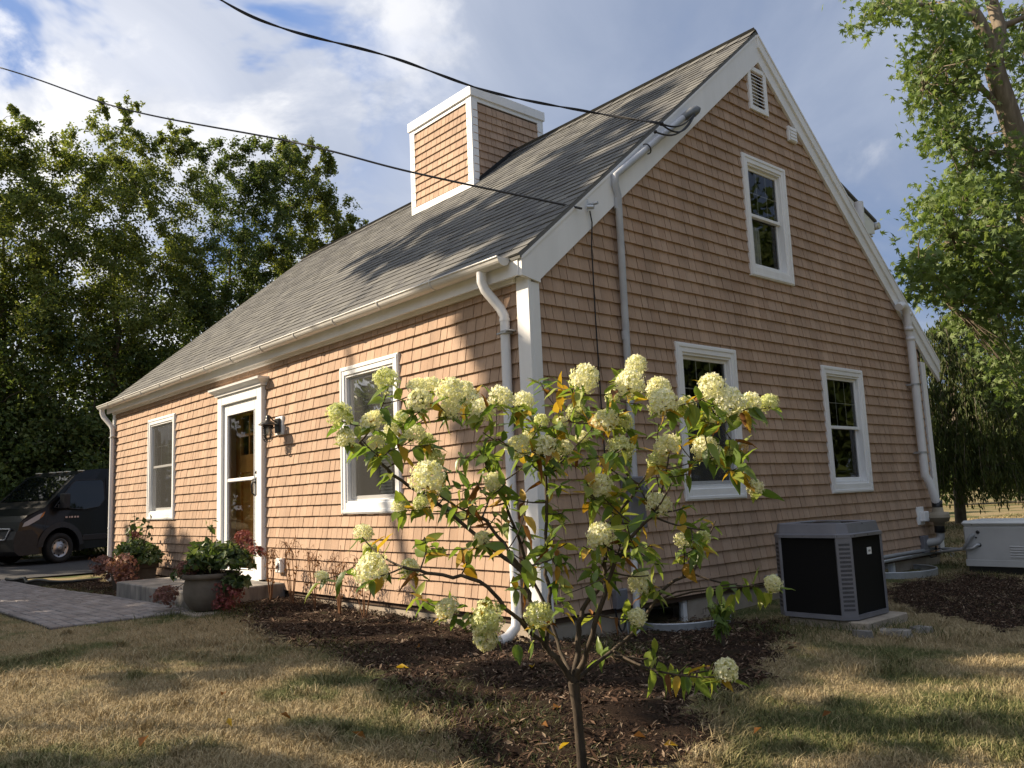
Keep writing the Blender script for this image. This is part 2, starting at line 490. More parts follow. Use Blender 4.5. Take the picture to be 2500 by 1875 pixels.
# brick path
PX0, PX1, PY0, PY1 = -13.3, -4.05, -2.47, -1.17
PZ = lambda x: float(ground_z(x)) + .030
BRICKM = pieces('paving_brick', [(.16, .145, .142), (.23, .21, .205), (.18, .158, .15), (.265, .245, .24), (.17, .158, .158)], 0.85, (1, 1, 1), 60, 0.22, 0.3, 0.5)
SAND_J = mottled('joint_sand', (.016, .014, .012), (.03, .026, .022), 40, .95, .1, .3)
pm = MB()
for i in range(20):
    a = PX0 + (PX1 - PX0) * i / 20; b = PX0 + (PX1 - PX0) * (i + 1) / 20
    pm.add([(a, PY0 - .01, PZ(a) - .020), (b, PY0 - .01, PZ(b) - .020), (b, PY1 + .01, PZ(b) - .020), (a, PY1 + .01, PZ(a) - .020)], [(0, 1, 2, 3)])
path = tag(pm.build('path', SAND_J), kind='structure')
bw, bl = .104, .212
bmb = MB(); bmb.bbox((-bl / 2 + .005, -bw / 2 + .005, -.05), (bl / 2 - .005, bw / 2 - .005, 0), .008)
bpro = bmb.build('brick', BRICKM, path); bpro.hide_render = False
bm_half = MB(); bm_half.bbox((-bl / 4 + .005, -bw / 2 + .005, -.05), (bl / 4 - .005, bw / 2 - .005, 0), .008)
half_me = bm_half.build('brick', BRICKM, path); 
spots = []
rows = int(round((PY1 - PY0) / bw))
for j in range(rows):
    y = PY0 + (j + .5) * bw; x = PX1
    first = True
    while x > PX0:
        L = bl / 2 if (first and j % 2) else bl
        first = False
        spots.append((x - L / 2, y, L)); x -= L
spots.sort(key=lambda s: (s[0] - CAM[0]) ** 2 + (s[1] - CAM[1]) ** 2)
bst = MB(); used = [False, False]
for k, (x, y, L) in enumerate(spots):
    z = PZ(x) + random.uniform(-.004, .004); rz = random.uniform(-.014, .014); tx = random.uniform(-.018, .018); ty = random.uniform(-.012, .012)
    if k < 300:
        hi = 0 if L == bl else 1
        src = (bpro, half_me)[hi]
        if not used[hi]:
            o = src; used[hi] = True
        else:
            o = src.copy(); COL.objects.link(o); o.parent = path
        o.location = (x, y, z); o.rotation_euler = (tx, ty, rz)
    else:
        bst.bbox((x - L / 2 + .005, y - bw / 2 + .005, z - .05), (x + L / 2 - .005, y + bw / 2 - .005, z), .008)
tag(bst.build('brick_paving', BRICKM, path), kind='stuff')

# black plastic edging along the far bed
em = MB()
pts = [(-13.0, -1.2), (-12.4, -1.02), (-11.8, -1.1), (-11.2, -.9), (-10.9, -.55), (-10.88, -.12)]
P3 = []
for i in range(len(pts) - 1):
    for k in range(6):
        u = k / 6; P3.append((pts[i][0] * (1 - u) + pts[i + 1][0] * u, pts[i][1] * (1 - u) + pts[i + 1][1] * u))
em.tube([(x, y, float(ground_z(x)) + .07 + .02 * math.sin(x * 7)) for x, y in P3], .028, 6)
for (x, y), (x2, y2) in zip(P3[:-1], P3[1:]):
    em.quad((x, y, float(ground_z(x)) - .05), (x2, y2, float(ground_z(x2)) - .05), (x2, y2, float(ground_z(x2)) + .07 + .02 * math.sin(x2 * 7)), (x, y, float(ground_z(x)) + .07 + .02 * math.sin(x * 7)))
tag(em.build('garden_edging', BLACK_METAL), 'wavy black plastic edging between the sunlit strip of lawn and the far bed', 'garden edging')
# ---------------------------------------------------------------- house
HL, HW = 10.87, 7.343            # length along -x, gable width along +y
SBZ = .147                       # bottom of the siding
EXP = .1185
YE, ZE, SL = -.101, 3.035, .8523 # front roof edge and pitch
YR = 3.684; ZR = 6.261           # ridge
WZ = 2.93                        # top of the front wall
house = thing('house', 'tan shingled cape house with white trim, grey roof and a boxed chimney', 'house')
Ff = lambda p: (p[0], -p[2], p[1])      # local (u, z, out) -> front wall
Fg = lambda p: (p[2], p[0], p[1])       # local (u, z, out) -> gable wall
roof_z = lambda y: ZE + SL * (min(y, 2 * YR - y) - YE)

# openings: (u0, u1, z0, z1) outer edge of the casing
WIN_F = [(-9.01, -7.825, .97, 2.545), (-2.958, -1.848, .985, 2.515)]
WIN_G = [(1.822, 2.807, .985, 2.48), (4.517, 5.496, .98, 2.455), (3.214, 4.083, 3.326, 4.704)]
DOOR = (-6.13, -4.78, .24, 2.58)
BASE = [(1.19, 1.82, -.13, .135), (5.40, 6.02, -.10, .135)]
VENT = (3.50, 3.80, 5.31, 5.775)

def subtract(r, holes):
    out = [r]
    for (a, b, c, d) in holes:
        nxt = []
        for (u0, u1, z0, z1) in out:
            if u1 <= a or u0 >= b or z1 <= c or z0 >= d:
                nxt.append((u0, u1, z0, z1)); continue
            if u0 < a: nxt.append((u0, a, z0, z1))
            if u1 > b: nxt.append((b, u1, z0, z1))
            m0, m1 = max(u0, a), min(u1, b)
            if z0 < c: nxt.append((m0, m1, z0, c))
            if z1 > d: nxt.append((m0, m1, d, z1))
        out = [q for q in nxt if q[1] - q[0] > .004 and q[3] - q[2] > .004]
    return out
def inner(w, m=.085): return (w[0] + m, w[1] - m, w[2] + m, w[3] - m)

# wall sheathing with real openings
def wall_front():
    mb = MB(Ff)
    for r in subtract((-HL, 0, .1, WZ), [inner(w) for w in WIN_F] + [inner(DOOR)]):
        mb.box((r[0], r[2], -.12), (r[1], r[3], -.004))
    return mb.build('front_wall', WALL_BACK, house)
def wall_gable():
    mb = MB(Fg)
    for r in subtract((.12, HW - .02, .1, 2.9), [inner(w) for w in WIN_G]):
        mb.box((r[0], r[2], -.12), (r[1], r[3], -.004))
    # triangle above, in strips
    z = 2.9; n = 28; dz = (6.0 - 2.9) / n
    for i in range(n):
        z0 = 2.9 + i * dz
        y0 = max(.12, (z0 + dz - ZE) / SL + YE + .06); y1 = min(2 * YR - y0, HW - .02)
        if y1 - y0 < .05: break
        for r in subtract((y0, y1, z0, z0 + dz), [inner(w) for w in WIN_G] + [VENT]):
            mb.box((r[0], r[2], -.12), (r[1], r[3], -.004))
    return mb.build('gable_wall', WALL_BACK, house)
fw = wall_front(); gw = wall_gable()
mb = MB(); mb.box((-HL, HW - .1, .1), (-.1, HW, 2.9)); mb.box((-HL, 0, .1), (-HL + .1, HW, 2.9))
mb.poly([(-HL, 0, 2.9), (-HL, HW, 2.9), (-HL, YR, 6.0)], (.1, 0, 0))
mb.build('rear_wall', SHINGLE, house)
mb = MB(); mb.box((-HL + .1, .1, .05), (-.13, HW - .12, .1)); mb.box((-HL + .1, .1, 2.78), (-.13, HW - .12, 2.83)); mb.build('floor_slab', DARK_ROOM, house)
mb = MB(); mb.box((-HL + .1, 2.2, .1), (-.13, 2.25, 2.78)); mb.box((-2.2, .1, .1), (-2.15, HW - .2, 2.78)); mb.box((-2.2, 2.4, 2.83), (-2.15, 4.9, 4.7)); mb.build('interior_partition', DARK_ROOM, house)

# foundation
mb = MB()
fz = -.35
for r in subtract((0.02, HW - .02, fz, SBZ + .02), [BASE[0], BASE[1]]):
    mb.box((-.2, r[0], r[2]), (-.022, r[1], r[3]))
mb.box((-HL + .02, .022, fz), (-.2, .2, SBZ + .02))
mb.box((-HL + .02, .2, fz), (-HL + .2, HW - .2, SBZ + .02)); mb.box((-HL + .02, HW - .2, fz), (-.2, HW - .02, SBZ + .02))
mb.box((-1.2, 1.0, fz), (-1.15, 6.4, SBZ))
mb.build('foundation', CONCRETE, house)

# ---- siding shingles
WID = [.086, .098, .108, .118, .128, .142, .156]
def shingle_box(mb, u0, u1, z0, z1, zb, t=.025, dt=0.0):
    """tapered shingle: butt t thick at course bottom zb, nothing at the top of the overlap"""
    g = .0036
    def th(z): return t * (1 - (z - zb) / (EXP * 1.25)) + .003 + dt
    a, b = u0 + g, u1 - g
    w0, w1 = th(z0), th(z1)
    v = [(a, z0, -.004), (b, z0, -.004), (b, z1, -.004), (a, z1, -.004), (a, z0, w0), (b, z0, w0), (b, z1, w1), (a, z1, w1)]
    mb.add(v, [(0, 3, 2, 1), (4, 5, 6, 7), (0, 1, 5, 4), (1, 2, 6, 5), (2, 3, 7, 6), (3, 0, 4, 7)])
def lay_siding(wall, tf, u_lo, u_hi, ztop, holes, limit, n_ind, seed):
    """limit(z) -> (u0, u1) of the wall at that height"""
    R = random.Random(seed)
    pl = []
    k = 0
    while True:
        zb = SBZ + k * EXP; k += 1
        if zb > ztop - .02: break
        a, b = limit(zb + EXP * .4)
        if b - a < .06: break
        u = a; zt = min(zb + EXP + .004, ztop)
        while u < b - .001:
            w = R.choice(WID)
            if b - (u + w) < .05: w = b - u
            if u + w > b: w = b - u
            pl.append((u, u + w, zb, zt, w, R.uniform(-.0009, .0009), R.uniform(-.0022, .0022))); u += w
    items = []
    for (u0, u1, zb, zt, w, dz, dt) in pl:
        parts = subtract((u0, u1, zb + (dz if zb > SBZ else 0), zt), holes)
        whole = len(parts) == 1 and abs(parts[0][1] - parts[0][0] - w) < 1e-6 and zt - zb > EXP * .98 and any(abs(w - q) < 1e-9 for q in WID) and parts[0][3] > zt - 1e-6
        for p in parts:
            items.append((p, zb, dt, whole, w))
    def dist(it):
        p = it[0]; c = np.array(tf(((p[0] + p[1]) / 2, (p[2] + p[3]) / 2, 0)))
        q, dep = proj(c)
        vis = 0 < q[0] < 2500 and 0 < q[1] < 1875
        return np.linalg.norm(c - CAM) + (0 if vis else 50) + (0 if it[3] else 30)
    items.sort(key=dist)
    protos = {}
    rest = MB(tf)
    for i, (p, zb, dt, whole, w) in enumerate(items):
        if i < n_ind and whole:
            if w not in protos:
                m1 = MB(tf); shingle_box(m1, -w / 2, w / 2, 0, EXP + .004, 0)
                o = m1.build('shingle', SHINGLE, wall); protos[w] = o
            else:
                o = protos[w].copy(); COL.objects.link(o); o.parent = wall
            o.location = tf(((p[0] + p[1]) / 2, p[2], dt))
        else:
            shingle_box(rest, p[0], p[1], p[2], p[3], zb, dt=dt)
    tag(rest.build('shingle_siding', SHINGLE, wall), kind='stuff')
in2 = lambda w: inner(w, .05)
lay_siding(fw, Ff, -HL, 0, WZ, [in2(w) for w in WIN_F] + [in2(DOOR), (DOOR[0] + .05, DOOR[1] - .05, 0, .5), (-6.8, -4.3, -1, .20)], lambda z: (-HL + .02, -.06), 150, 11)
def gl(z):
    if z < 2.85: return (.05, HW - .13)
    y0 = (z - ZE) / SL + YE + .10
    return (max(.05, y0), min(2 * YR - y0, HW - .13))
lay_siding(gw, Fg, 0, HW, 6.0, [in2(w) for w in WIN_G] + [inner(VENT, .03)], gl, 150, 12)

# ---- corner boards
mb = MB()
mb.bbox((-.115, -.034, .12), (.034, 0.0, 2.86), .003); mb.bbox((0.0, 0.0, .12), (.034, .088, 2.80), .003)
mb.build('corner_board', WHITE, house)
mb = MB(); mb.bbox((0, HW - .10, .12), (.034, HW + .03, 2.7), .003); mb.bbox((-.1, HW, .12), (0, HW + .034, 2.7), .003); mb.build('corner_board', WHITE, house)
mb = MB(); mb.bbox((-HL - .03, -.034, .12), (-HL + .1, 0, 2.88), .003); mb.build('corner_board', WHITE, house)

# ---- roof: deck, back slope
deck = MB()
x0, x1 = -HL - .10, .055
def slope_pts(y, off): return ZE + SL * (y - YE) + off
ov = .03
A = [(x0, YE - ov, slope_pts(YE - ov, -.006)), (x1, YE - ov, slope_pts(YE - ov, -.006)), (x1, YR, ZR - .006), (x0, YR, ZR - .006)]
deck.poly([A[0], A[1], A[2], A[3]], (0, 0, -.035))
Bk = [(x0, 2 * YR - YE + ov, slope_pts(YE - ov, 0)), (x1, 2 * YR - YE + ov, slope_pts(YE - ov, 0)), (x1, YR, ZR), (x0, YR, ZR)]
deck.poly(Bk, (0, 0, -.04))
roof = deck.build('roof', ROOF_SH, house)
L_SL = math.hypot(YR - YE + ov, SL * (YR - YE + ov)); cs = 1 / math.hypot(1, SL); sn = SL * cs
def Tr(p):   # local (x, s up the slope, n out of the roof)
    return (p[0], YE - ov + p[1] * cs - p[2] * sn, slope_pts(YE - ov, 0) + p[1] * sn + p[2] * cs)
REX = .137
def rsh(mb, a, b, s0, s1, t):
    g = .0025
    a += g; b -= g
    v = [(a, s0, -.004), (b, s0, -.004), (b, s1, -.004), (a, s1, -.004), (a, s0, t), (b, s0, t), (b, s1, .0015), (a, s1, .0015)]
    mb.add(v, [(4, 5, 6, 7), (0, 1, 5, 4), (1, 2, 6, 5), (3, 0, 4, 7)])
RW = [.11, .14, .17, .20, .24]
R = random.Random(5)
items = []
nc = int(L_SL / REX) + 1
CH = (-5.67, -4.15, 2.88, 4.28)     # chimney footprint
for k in range(nc):
    s0 = k * REX - .012; s1 = min(s0 + REX + .012, L_SL)
    if s1 - s0 < .03: break
    x = x1 - R.uniform(0, .2)
    x_prev = x1
    while x_prev > x0:
        w = R.choice(RW); a = max(x0, x_prev - w)
        items.append((a, x_prev, s0 + R.choice([0, 0, .0, -.006]), s1, R.choice([.008, .010, .013]), w if abs(x_prev - w - a) < 1e-9 and s1 - s0 > REX else None)); x_prev = a
def rd(it):
    c = np.array(Tr(((it[0] + it[1]) / 2, it[2], 0))); q, _ = proj(c)
    return np.linalg.norm(c - CAM) + (0 if 0 < q[0] < 2500 and 0 < q[1] < 1875 else 50) + (0 if it[5] else 30)
items.sort(key=rd)
protos = {}; rest = MB(Tr)
for i, (a, b, s0, s1, t, w) in enumerate(items):
    if i < 300 and w:
        key = (w, t)
        if key not in protos:
            m1 = MB(lambda p: (p[0], p[1] * cs - p[2] * sn, p[1] * sn + p[2] * cs)); rsh(m1, -w / 2, w / 2, 0, REX + .012, t)
            o = m1.build('roof_shingle', ROOF_SH, roof); protos[key] = o
        else:
            o = protos[key].copy(); COL.objects.link(o); o.parent = roof
        o.location = Tr(((a + b) / 2, s0, 0))
    else:
        rsh(rest, a, b, s0, s1, t)
tag(rest.build('roof_shingle_field', ROOF_SH, roof), kind='stuff')
# courses of the back slope
mb = MB()
for k in range(0, nc):
    y = 2 * YR - (YE - ov) - k * REX * cs; z = slope_pts(YE - ov, 0) + k * REX * sn
    y2 = y - REX * cs; z2 = z + REX * sn
    mb.add([(x0, y, z + .012), (x1 + .004, y, z + .012), (x1 + .004, y2, z2 + .002), (x0, y2, z2 + .002), (x0, y, z), (x1 + .004, y, z)], [(0, 1, 2, 3), (0, 4, 5, 1)])
mb.build('rear_shingle_courses', ROOF_SH, roof)
# ridge caps
mb = MB(); x = x1
while x > x0:
    a = max(x0, x - .18)
    zt = ZR + .022 + R.uniform(0, .006)
    mb.add([(a, YR - .13, ZR - .11 + .018), (x, YR - .13, ZR - .11 + .026), (x, YR, zt + .006), (a, YR, zt), (a, YR + .13, ZR - .11 + .018), (x, YR + .13, ZR - .11 + .026)], [(0, 1, 2, 3), (3, 2, 5, 4)]); x = a
mb.build('ridge_cap', ROOF_SH, roof)

# ---- rake boards on the gable
def rake(y_sign):
    m = (lambda y: y) if y_sign > 0 else (lambda y: 2 * YR - y)
    zr = lambda y: ZE + SL * (y - YE) - .045
    d = .325
    y_in0 = .085
    zin = lambda y: zr(y) - d
    mb = MB()
    if y_sign > 0:
        pts = [(YE - .012, zr(YE - .012) + .0), (YR, zr(YR)), (YR, zin(YR)), (.09, zin(.09)), (.09, 2.80), (YE - .012, 2.835)]
    else:
        pts = [(YE - .30, zr(YE - .30)), (YR, zr(YR)), (YR, zin(YR)), (YE + .06, zin(YE + .06)), (YE - .30, zin(YE - .30) + .05)]
    mb.poly([(0.018, m(p[0]), p[1]) for p in pts], (.034, 0, 0))
    # upper shadow board
    e = .15
    a = YE - .012 if y_sign > 0 else YE - .30
    pts = [(a, zr(a)), (YR, zr(YR)), (YR, zr(YR) - e), (a, zr(a) - e)]
    if y_sign < 0:
        mb.poly([(.0522, m(p[0]), p[1]) for p in pts], (.022, 0, 0))
    # thin drip strip under the shingles
    pts = [(a, zr(a) + .008), (YR, zr(YR) + .008), (YR, zr(YR) - .02), (a, zr(a) - .02)]
    mb.poly([(.0525 if y_sign > 0 else .0745, m(p[0]), p[1]) for p in pts], (.008, 0, 0))
    mb.build('rake_board', WHITE, house)
rake(1); rake(-1)

# ---- eave: fascia, soffit, frieze
mb = MB(); mb.bbox((-HL - .08, YE - .022, 2.838), (.016, YE, 3.005), .003); mb.build('fascia', WHITE, house)
mb = MB(); mb.box((-HL - .08, YE, 2.868), (-.001, 0.0, 2.88)); mb.bbox((-HL, -.055, 2.815), (-.117, -.001, 2.868), .006); mb.build('soffit', WHITE, house)
# half-round gutter with hangers
GYC, GZC, GRD = YE - .022 - .068, 2.985, .066
mb = MB()
na = 12; X = np.linspace(-HL - .22, -.075, 30)
def gp(x, a, r): return (x, GYC + r * math.cos(a), GZC - r * math.sin(a) + .0015 * (x + 5))
for i in range(len(X) - 1):
    for j in range(na):
        a0, a1 = math.pi * j / na, math.pi * (j + 1) / na
        for r in (GRD, GRD - .004):
            mb.add([gp(X[i], a0, r), gp(X[i + 1], a0, r), gp(X[i + 1], a1, r), gp(X[i], a1, r)], [(0, 1, 2, 3)], 0, True)
for xe in (X[0], X[-1]):
    mb.add([gp(xe, math.pi * j / na, GRD) for j in range(na + 1)], [tuple(range(na + 1))])
mb.tube([gp(x, math.pi, GRD) for x in X], .0095, 8)
gut = mb.build('gutter', GUTTER_M, house, fix=False)
hm = MB()
hm.tube([gp(0, a, GRD + .004) for a in np.linspace(0.1, math.pi + .2, 12)], .0065, 5)
hm.add([gp(-.012, math.pi / 2 + t, GRD + .006) for t in (-.5, .5)] + [gp(.012, math.pi / 2 + t, GRD + .006) for t in (.5, -.5)], [(0, 1, 2, 3)])
h0 = hm.build('gutter_hanger', GUTTER_M, gut)
xh = -1.0; k = 0
while xh > -HL:
    o = h0 if k == 0 else h0.copy()
    if k: COL.objects.link(o); o.parent = gut
    o.location = (xh, 0, .0015 * xh); xh -= .86; k += 1

# ---- downspouts
def spout(xt, xw, zb, elbow):
    mb = MB(); r = .041
    P = [(xt, GYC, GZC - .05), (xt, GYC, GZC - .13), (xt + (xw - xt) * .12, GYC + .02, GZC - .20), (xt + (xw - xt) * .8, -.085, GZC - .36), (xw, -.066, GZC - .43), (xw, -.064, GZC - .52), (xw, -.064, zb + .16)]
    Q = []
    for i in range(len(P) - 1):
        for s in range(4):
            Q.append(tuple(np.array(P[i]) * (1 - s / 4) + np.array(P[i + 1]) * s / 4))
    Q.append(P[-1])
    if elbow: Q += [(xw, -.08, zb + .08), (xw, -.16, zb + .02), (xw, -.24, zb)]
    else: Q += [(xw, -.064, zb)]
    mb.tube(Q, r, 12)
    for z in (GZC - .46, zb + .9, zb + .17):
        mb.lathe([(r + .004, z - .012), (r + .004, z + .012)], (xw, -.064, 0), 14)
    o = mb.build('downspout', WHITE_D, house)
    s = MB(); s.bbox((xw - .012, -.11, 2.42), (xw + .09, -.02, 2.432), .002); s.bbox((xw - .055, -.112, 2.405), (xw + .055, -.02, 2.42), .002); s.build('pipe_strap', GALV, o)
spout(-.36, -.235, .0, True)
spout(-10.98, -10.78, -.05, False)

# ---- windows
MUNTIN = mottled('muntin_grey', (.38, .39, .39), (.44, .45, .45), 4, .5, .3, 0)
def window(w, tf, kind, blind=None, lace=False, screen=True):
    u0, u1, z0, z1 = w; cw = .092
    mb = MB(tf)
    # flat casing, picture framed
    def frame(mb, u0, u1, z0, z1, wd, wa, wb, bev=.004, bot=None):
        bot = bot or wd
        mb.bbox((u0, z0, wa), (u0 + wd, z1, wb), bev); mb.bbox((u1 - wd, z0, wa), (u1, z1, wb), bev)
        mb.bbox((u0 + wd, z1 - wd, wa), (u1 - wd, z1, wb - .0012), bev); mb.bbox((u0 + wd, z0, wa), (u1 - wd, z0 + bot, wb - .0012), bev)
    frame(mb, u0, u1, z0, z1, cw, -.002, .040, bot=.11)
    frame(mb, u0 + .012, u1 - .012, z0 + .012, z1 - .012, .030, .0402, .048, .003)
    # jamb liner
    a0, a1, b0, b1 = u0 + cw, u1 - cw, z0 + .11, z1 - cw
    frame(mb, a0 - .004, a1 + .004, b0 - .004, b1 + .004, .026, -.085, .026, .002)
    o = mb.build('window', WHITE, house)
    a0 += .022; a1 -= .022; b0 += .022; b1 -= .022
    mid = (b0 + b1) / 2 + .02
    sw = .036
    us = MB(tf); frame(us, a0, a1, mid - .02, b1, sw, -.035, -.008); us.build('sash', WHITE, o)
    ls = MB(tf); frame(ls, a0, a1, b0, mid + .018, sw, -.068, -.04, bot=.05); ls.build('sash', WHITE, o)
    for (c0, c1, d) in ((mid + .016, b1 - sw, -.022), (b0 + .05, mid - .018, -.054)):
        p = MB(tf); p.quad((a0 + sw, c0, d), (a1 - sw, c0, d), (a1 - sw, c1, d), (a0 + sw, c1, d)); p.build('pane', GLASS, o)
    mm = MB(tf)
    c0, c1 = mid + .016, b1 - sw
    for k in (1, 2):
        u = a0 + sw + (a1 - a0 - 2 * sw) * k / 3; mm.box((u - .005, c0, -.031), (u + .005, c1, -.026))
    z = (c0 + c1) / 2; mm.box((a0 + sw, z - .005, -.0318), (a1 - sw, z + .005, -.0262))
    mm.build('muntin', MUNTIN if kind == 'g' else WHITE, o)
    if screen:
        s = MB(tf); s.quad((a0 + .01, b0 + .015, -.0045), (a1 - .01, b0 + .015, -.0045), (a1 - .01, mid, -.0045), (a0 + .01, mid, -.0045))
        if kind == 'f': s.quad((a0 + .01, mid, -.0045), (a1 - .01, mid, -.0045), (a1 - .01, b1 - .01, -.0045), (a0 + .01, b1 - .01, -.0045))
        s.build('insect_screen', SCREEN, o)
    if blind:
        lo, hi, ua, ub = blind
        sl = MB(tf); zz = b0 + (b1 - b0) * lo
        ua = a0 + (a1 - a0) * ua; ub = a0 + (a1 - a0) * ub
        while zz < b0 + (b1 - b0) * hi:
            sl.add([(ua, zz, -.135), (ub, zz, -.135), (ub, zz + .03, -.15), (ua, zz + .03, -.15)], [(0, 1, 2, 3)]); zz += .033
        sl.build('blind', BLIND_M, o)
    if lace:
        c = MB(tf); n = 26
        for i in range(n):
            p, q = i / n, (i + 1) / n
            ua = a0 + .03 + (a1 - a0) * .6 * p; ub = a0 + .03 + (a1 - a0) * .6 * q
            wa, wb = -.16 + .012 * math.sin(p * 40), -.16 + .012 * math.sin(q * 40)
            c.add([(ua, b0 + .03, wa), (ub, b0 + .03, wb), (ub, mid - .05, wb), (ua, mid - .05, wa)], [(0, 1, 2, 3)], 0, True)
        c.build('curtain', CURTAIN, o)
    return o
window(WIN_F[0], Ff, 'f', (.0, .42, .5, 1.0)); window(WIN_F[1], Ff, 'f', (.0, .40, .42, 1.0))
window(WIN_G[0], Fg, 'g'); window(WIN_G[1], Fg, 'g', None, False, False); window(WIN_G[2], Fg, 'g', None, True, False)

# basement windows
for i, (u0, u1, z0, z1) in enumerate(BASE):
    mb = MB(Fg)
    mb.bbox((u0 - .02, z0 - .02, -.09), (u0 + .05, z1, -.035)); mb.bbox((u1 - .05, z0 - .02, -.09), (u1 + .02, z1, -.035))
    mb.bbox((u0 + .05, z0 - .02, -.089), (u1 - .05, z0 + .03, -.036)); mb.bbox((u0 + .05, z1 - .03, -.089), (u1 - .05, z1, -.036))
    o = mb.build('basement_window', WHITE, house)
    p = MB(Fg); p.quad((u0 + .05, z0 + .03, -.07), (u1 - .05, z0 + .03, -.07), (u1 - .05, z1 - .03, -.07), (u0 + .05, z1 - .03, -.07)); p.build('pane', GLASS, o)

# ---- front door
def front_door():
    u0, u1, z0, z1 = DOOR
    mb = MB(Ff)
    mb.bbox((u0, z0, -.002), (u0 + .135, z1, .075), .004); mb.bbox((u1 - .135, z0, -.002), (u1, z1, .075), .004)
    mb.bbox((u0 + .135, z1 - .13, -.002), (u1 - .135, z1, .0745), .004)
    # crown
    prof = [(.0, .078), (.0, .10), (.03, .105), (.05, .135), (.075, .165), (.10, .17), (.10, .0)]
    e = .03
    for (pa, pb) in zip(prof[:-2], prof[1:-1]):
        mb.add([(u0 - pa[1] + .07, z1 - .01 + pa[0], pa[1]), (u1 + pa[1] - .07, z1 - .01 + pa[0], pa[1]), (u1 + pb[1] - .07, z1 - .01 + pb[0], pb[1]), (u0 - pb[1] + .07, z1 - .01 + pb[0], pb[1])], [(0, 1, 2, 3)])
        for s, ue in ((1, u1 - .07), (-1, u0 + .07)):
            mb.add([(ue + s * pa[1], z1 - .01 + pa[0], pa[1]), (ue + s * pb[1], z1 - .01 + pb[0], pb[1]), (ue + s * pb[1], z1 - .01 + pb[0], 0), (ue + s * pa[1], z1 - .01 + pa[0], 0)], [(0, 1, 2, 3)])
    mb.box((u0 - .10, z1 + .0885, 0), (u1 + .10, z1 + .0905, .171))
    # jamb returns
    mb.bbox((u0 + .12, z0, -.30), (u0 + .142, z1 - .12, .02), .002); mb.bbox((u1 - .142, z0, -.30), (u1 - .12, z1 - .12, .02), .002)
    mb.bbox((u0 + .14, z1 - .142, -.30), (u1 - .14, z1 - .12, .02), .002); mb.bbox((u0 + .12, z0 - .03, -.3), (u1 - .12, z0 + .01, .05), .002)
    d = mb.build('front_door', WHITE, house)
    a0, a1, b0, b1 = u0 + .145, u1 - .145, z0 + .012, z1 - .145
    s = MB(Ff); st = .125
    s.bbox((a0, b0, .006), (a0 + st, b1, .040)); s.bbox((a1 - st, b0, .006), (a1, b1, .040))
    s.bbox((a0 + st, b1 - .12, .0065), (a1 - st, b1, .0395)); s.bbox((a0 + st, b0, .0065), (a1 - st, b0 + .10, .0395))
    s.bbox((a0 + st, 1.43, .008), (a1 - st, 1.475, .046), .008)
    i0 = .018
    s.bbox((a0 + st, b1 - .138, .0402), (a1 - st, b1 - .12, .052), .003); s.bbox((a0 + st - .014, b0 + .1, .0402), (a0 + st, b1 - .12, .05), .003); s.bbox((a1 - st, b0 + .1, .0402), (a1 - st + .014, b1 - .12, .05), .003)
    s.build('storm_door', WHITE, d)
    for (c0, c1) in ((b0 + .10, 1.43), (1.475, b1 - .12)):
        p = MB(Ff); p.quad((a0 + st, c0, .022), (a1 - st, c0, .022), (a1 - st, c1, .022), (a0 + st, c1, .022)); p.build('pane', GLASS, d)
    w = MB(Ff)
    w0, w1 = -.17, -.125
    w.bbox((a0, b0, w0), (a0 + .15, b1, w1)); w.bbox((a1 - .15, b0, w0), (a1, b1, w1))
    w.bbox((a0 + .15, b0, w0), (a1 - .15, b0 + .25, w1 - .001)); w.bbox((a0 + .15, b1 - .14, w0), (a1 - .15, b1, w1 - .001))
    w.bbox((a0 + .15, 1.55, w0), (a1 - .15, 1.78, w1 - .001)); w.bbox((a0 + .15, 1.78, w0), (a0 + .152, b1, w1 - .002))
    um = (a0 + a1) / 2
    w.bbox((um - .07, b0 + .25, w0), (um + .07, 1.55, w1 - .002)); w.box((a0 + .15, b0 + .25, w0), (a1 - .15, 1.55, w0 + .012))
    for k in (1, 2):
        u = a0 + .15 + (a1 - a0 - .3) * k / 3; w.bbox((u - .016, 1.78, w0), (u + .016, b1 - .14, w1 - .003), .002)
    w.bbox((a0 + .15, 2.02, w0), (a1 - .15, 2.055, w1 - .003), .002)
    w.build('wooden_door', WOOD_DOOR, d)
    g = MB(Ff); g.quad((a0 + .15, 1.78, -.155), (a1 - .15, 1.78, -.155), (a1 - .15, b1 - .14, -.155), (a0 + .15, b1 - .14, -.155)); g.build('pane', GLASS, d)
    # knocker shaped like an anchor
    k = MB(Ff); ka = a1 - .28
    k.tube([(ka, 1.86, -.11), (ka, 1.66, -.11)], .008, 6)
    k.tube([(ka - .05 * math.cos(a), 1.70 - .05 * math.sin(a), -.11) for a in np.linspace(-.2, math.pi + .2, 10)], .008, 6)
    k.tube([(ka - .03, 1.82, -.11), (ka + .03, 1.82, -.11)], .006, 6)
    k.tube([(ka + .02 * math.cos(a), 1.88 + .02 * math.sin(a), -.11) for a in np.linspace(0, 2 * math.pi, 10)], .005, 6)
    k.build('knocker', BLACK_METAL, d)
    h = MB(Ff); hx = a1 - .06
    h.bbox((hx - .022, 1.24, .041), (hx + .022, 1.46, .050), .004)
    h.tube([(hx, 1.43, .05), (hx, 1.44, .085), (hx - .004, 1.36, .105), (hx - .006, 1.27, .095), (hx, 1.23, .055)], [.009, .010, .012, .010, .008], 8)
    h.lathe([(0, 0), (.018, .0), (.02, .012), (.012, .02), (0, .02)], (hx, 1.52, .042), 10)
    h.tube([(hx - .06, 1.40, .045), (hx, 1.405, .06)], .011, 6)
    h.build('handle', BLACK_METAL, d)
    return d
front_door()

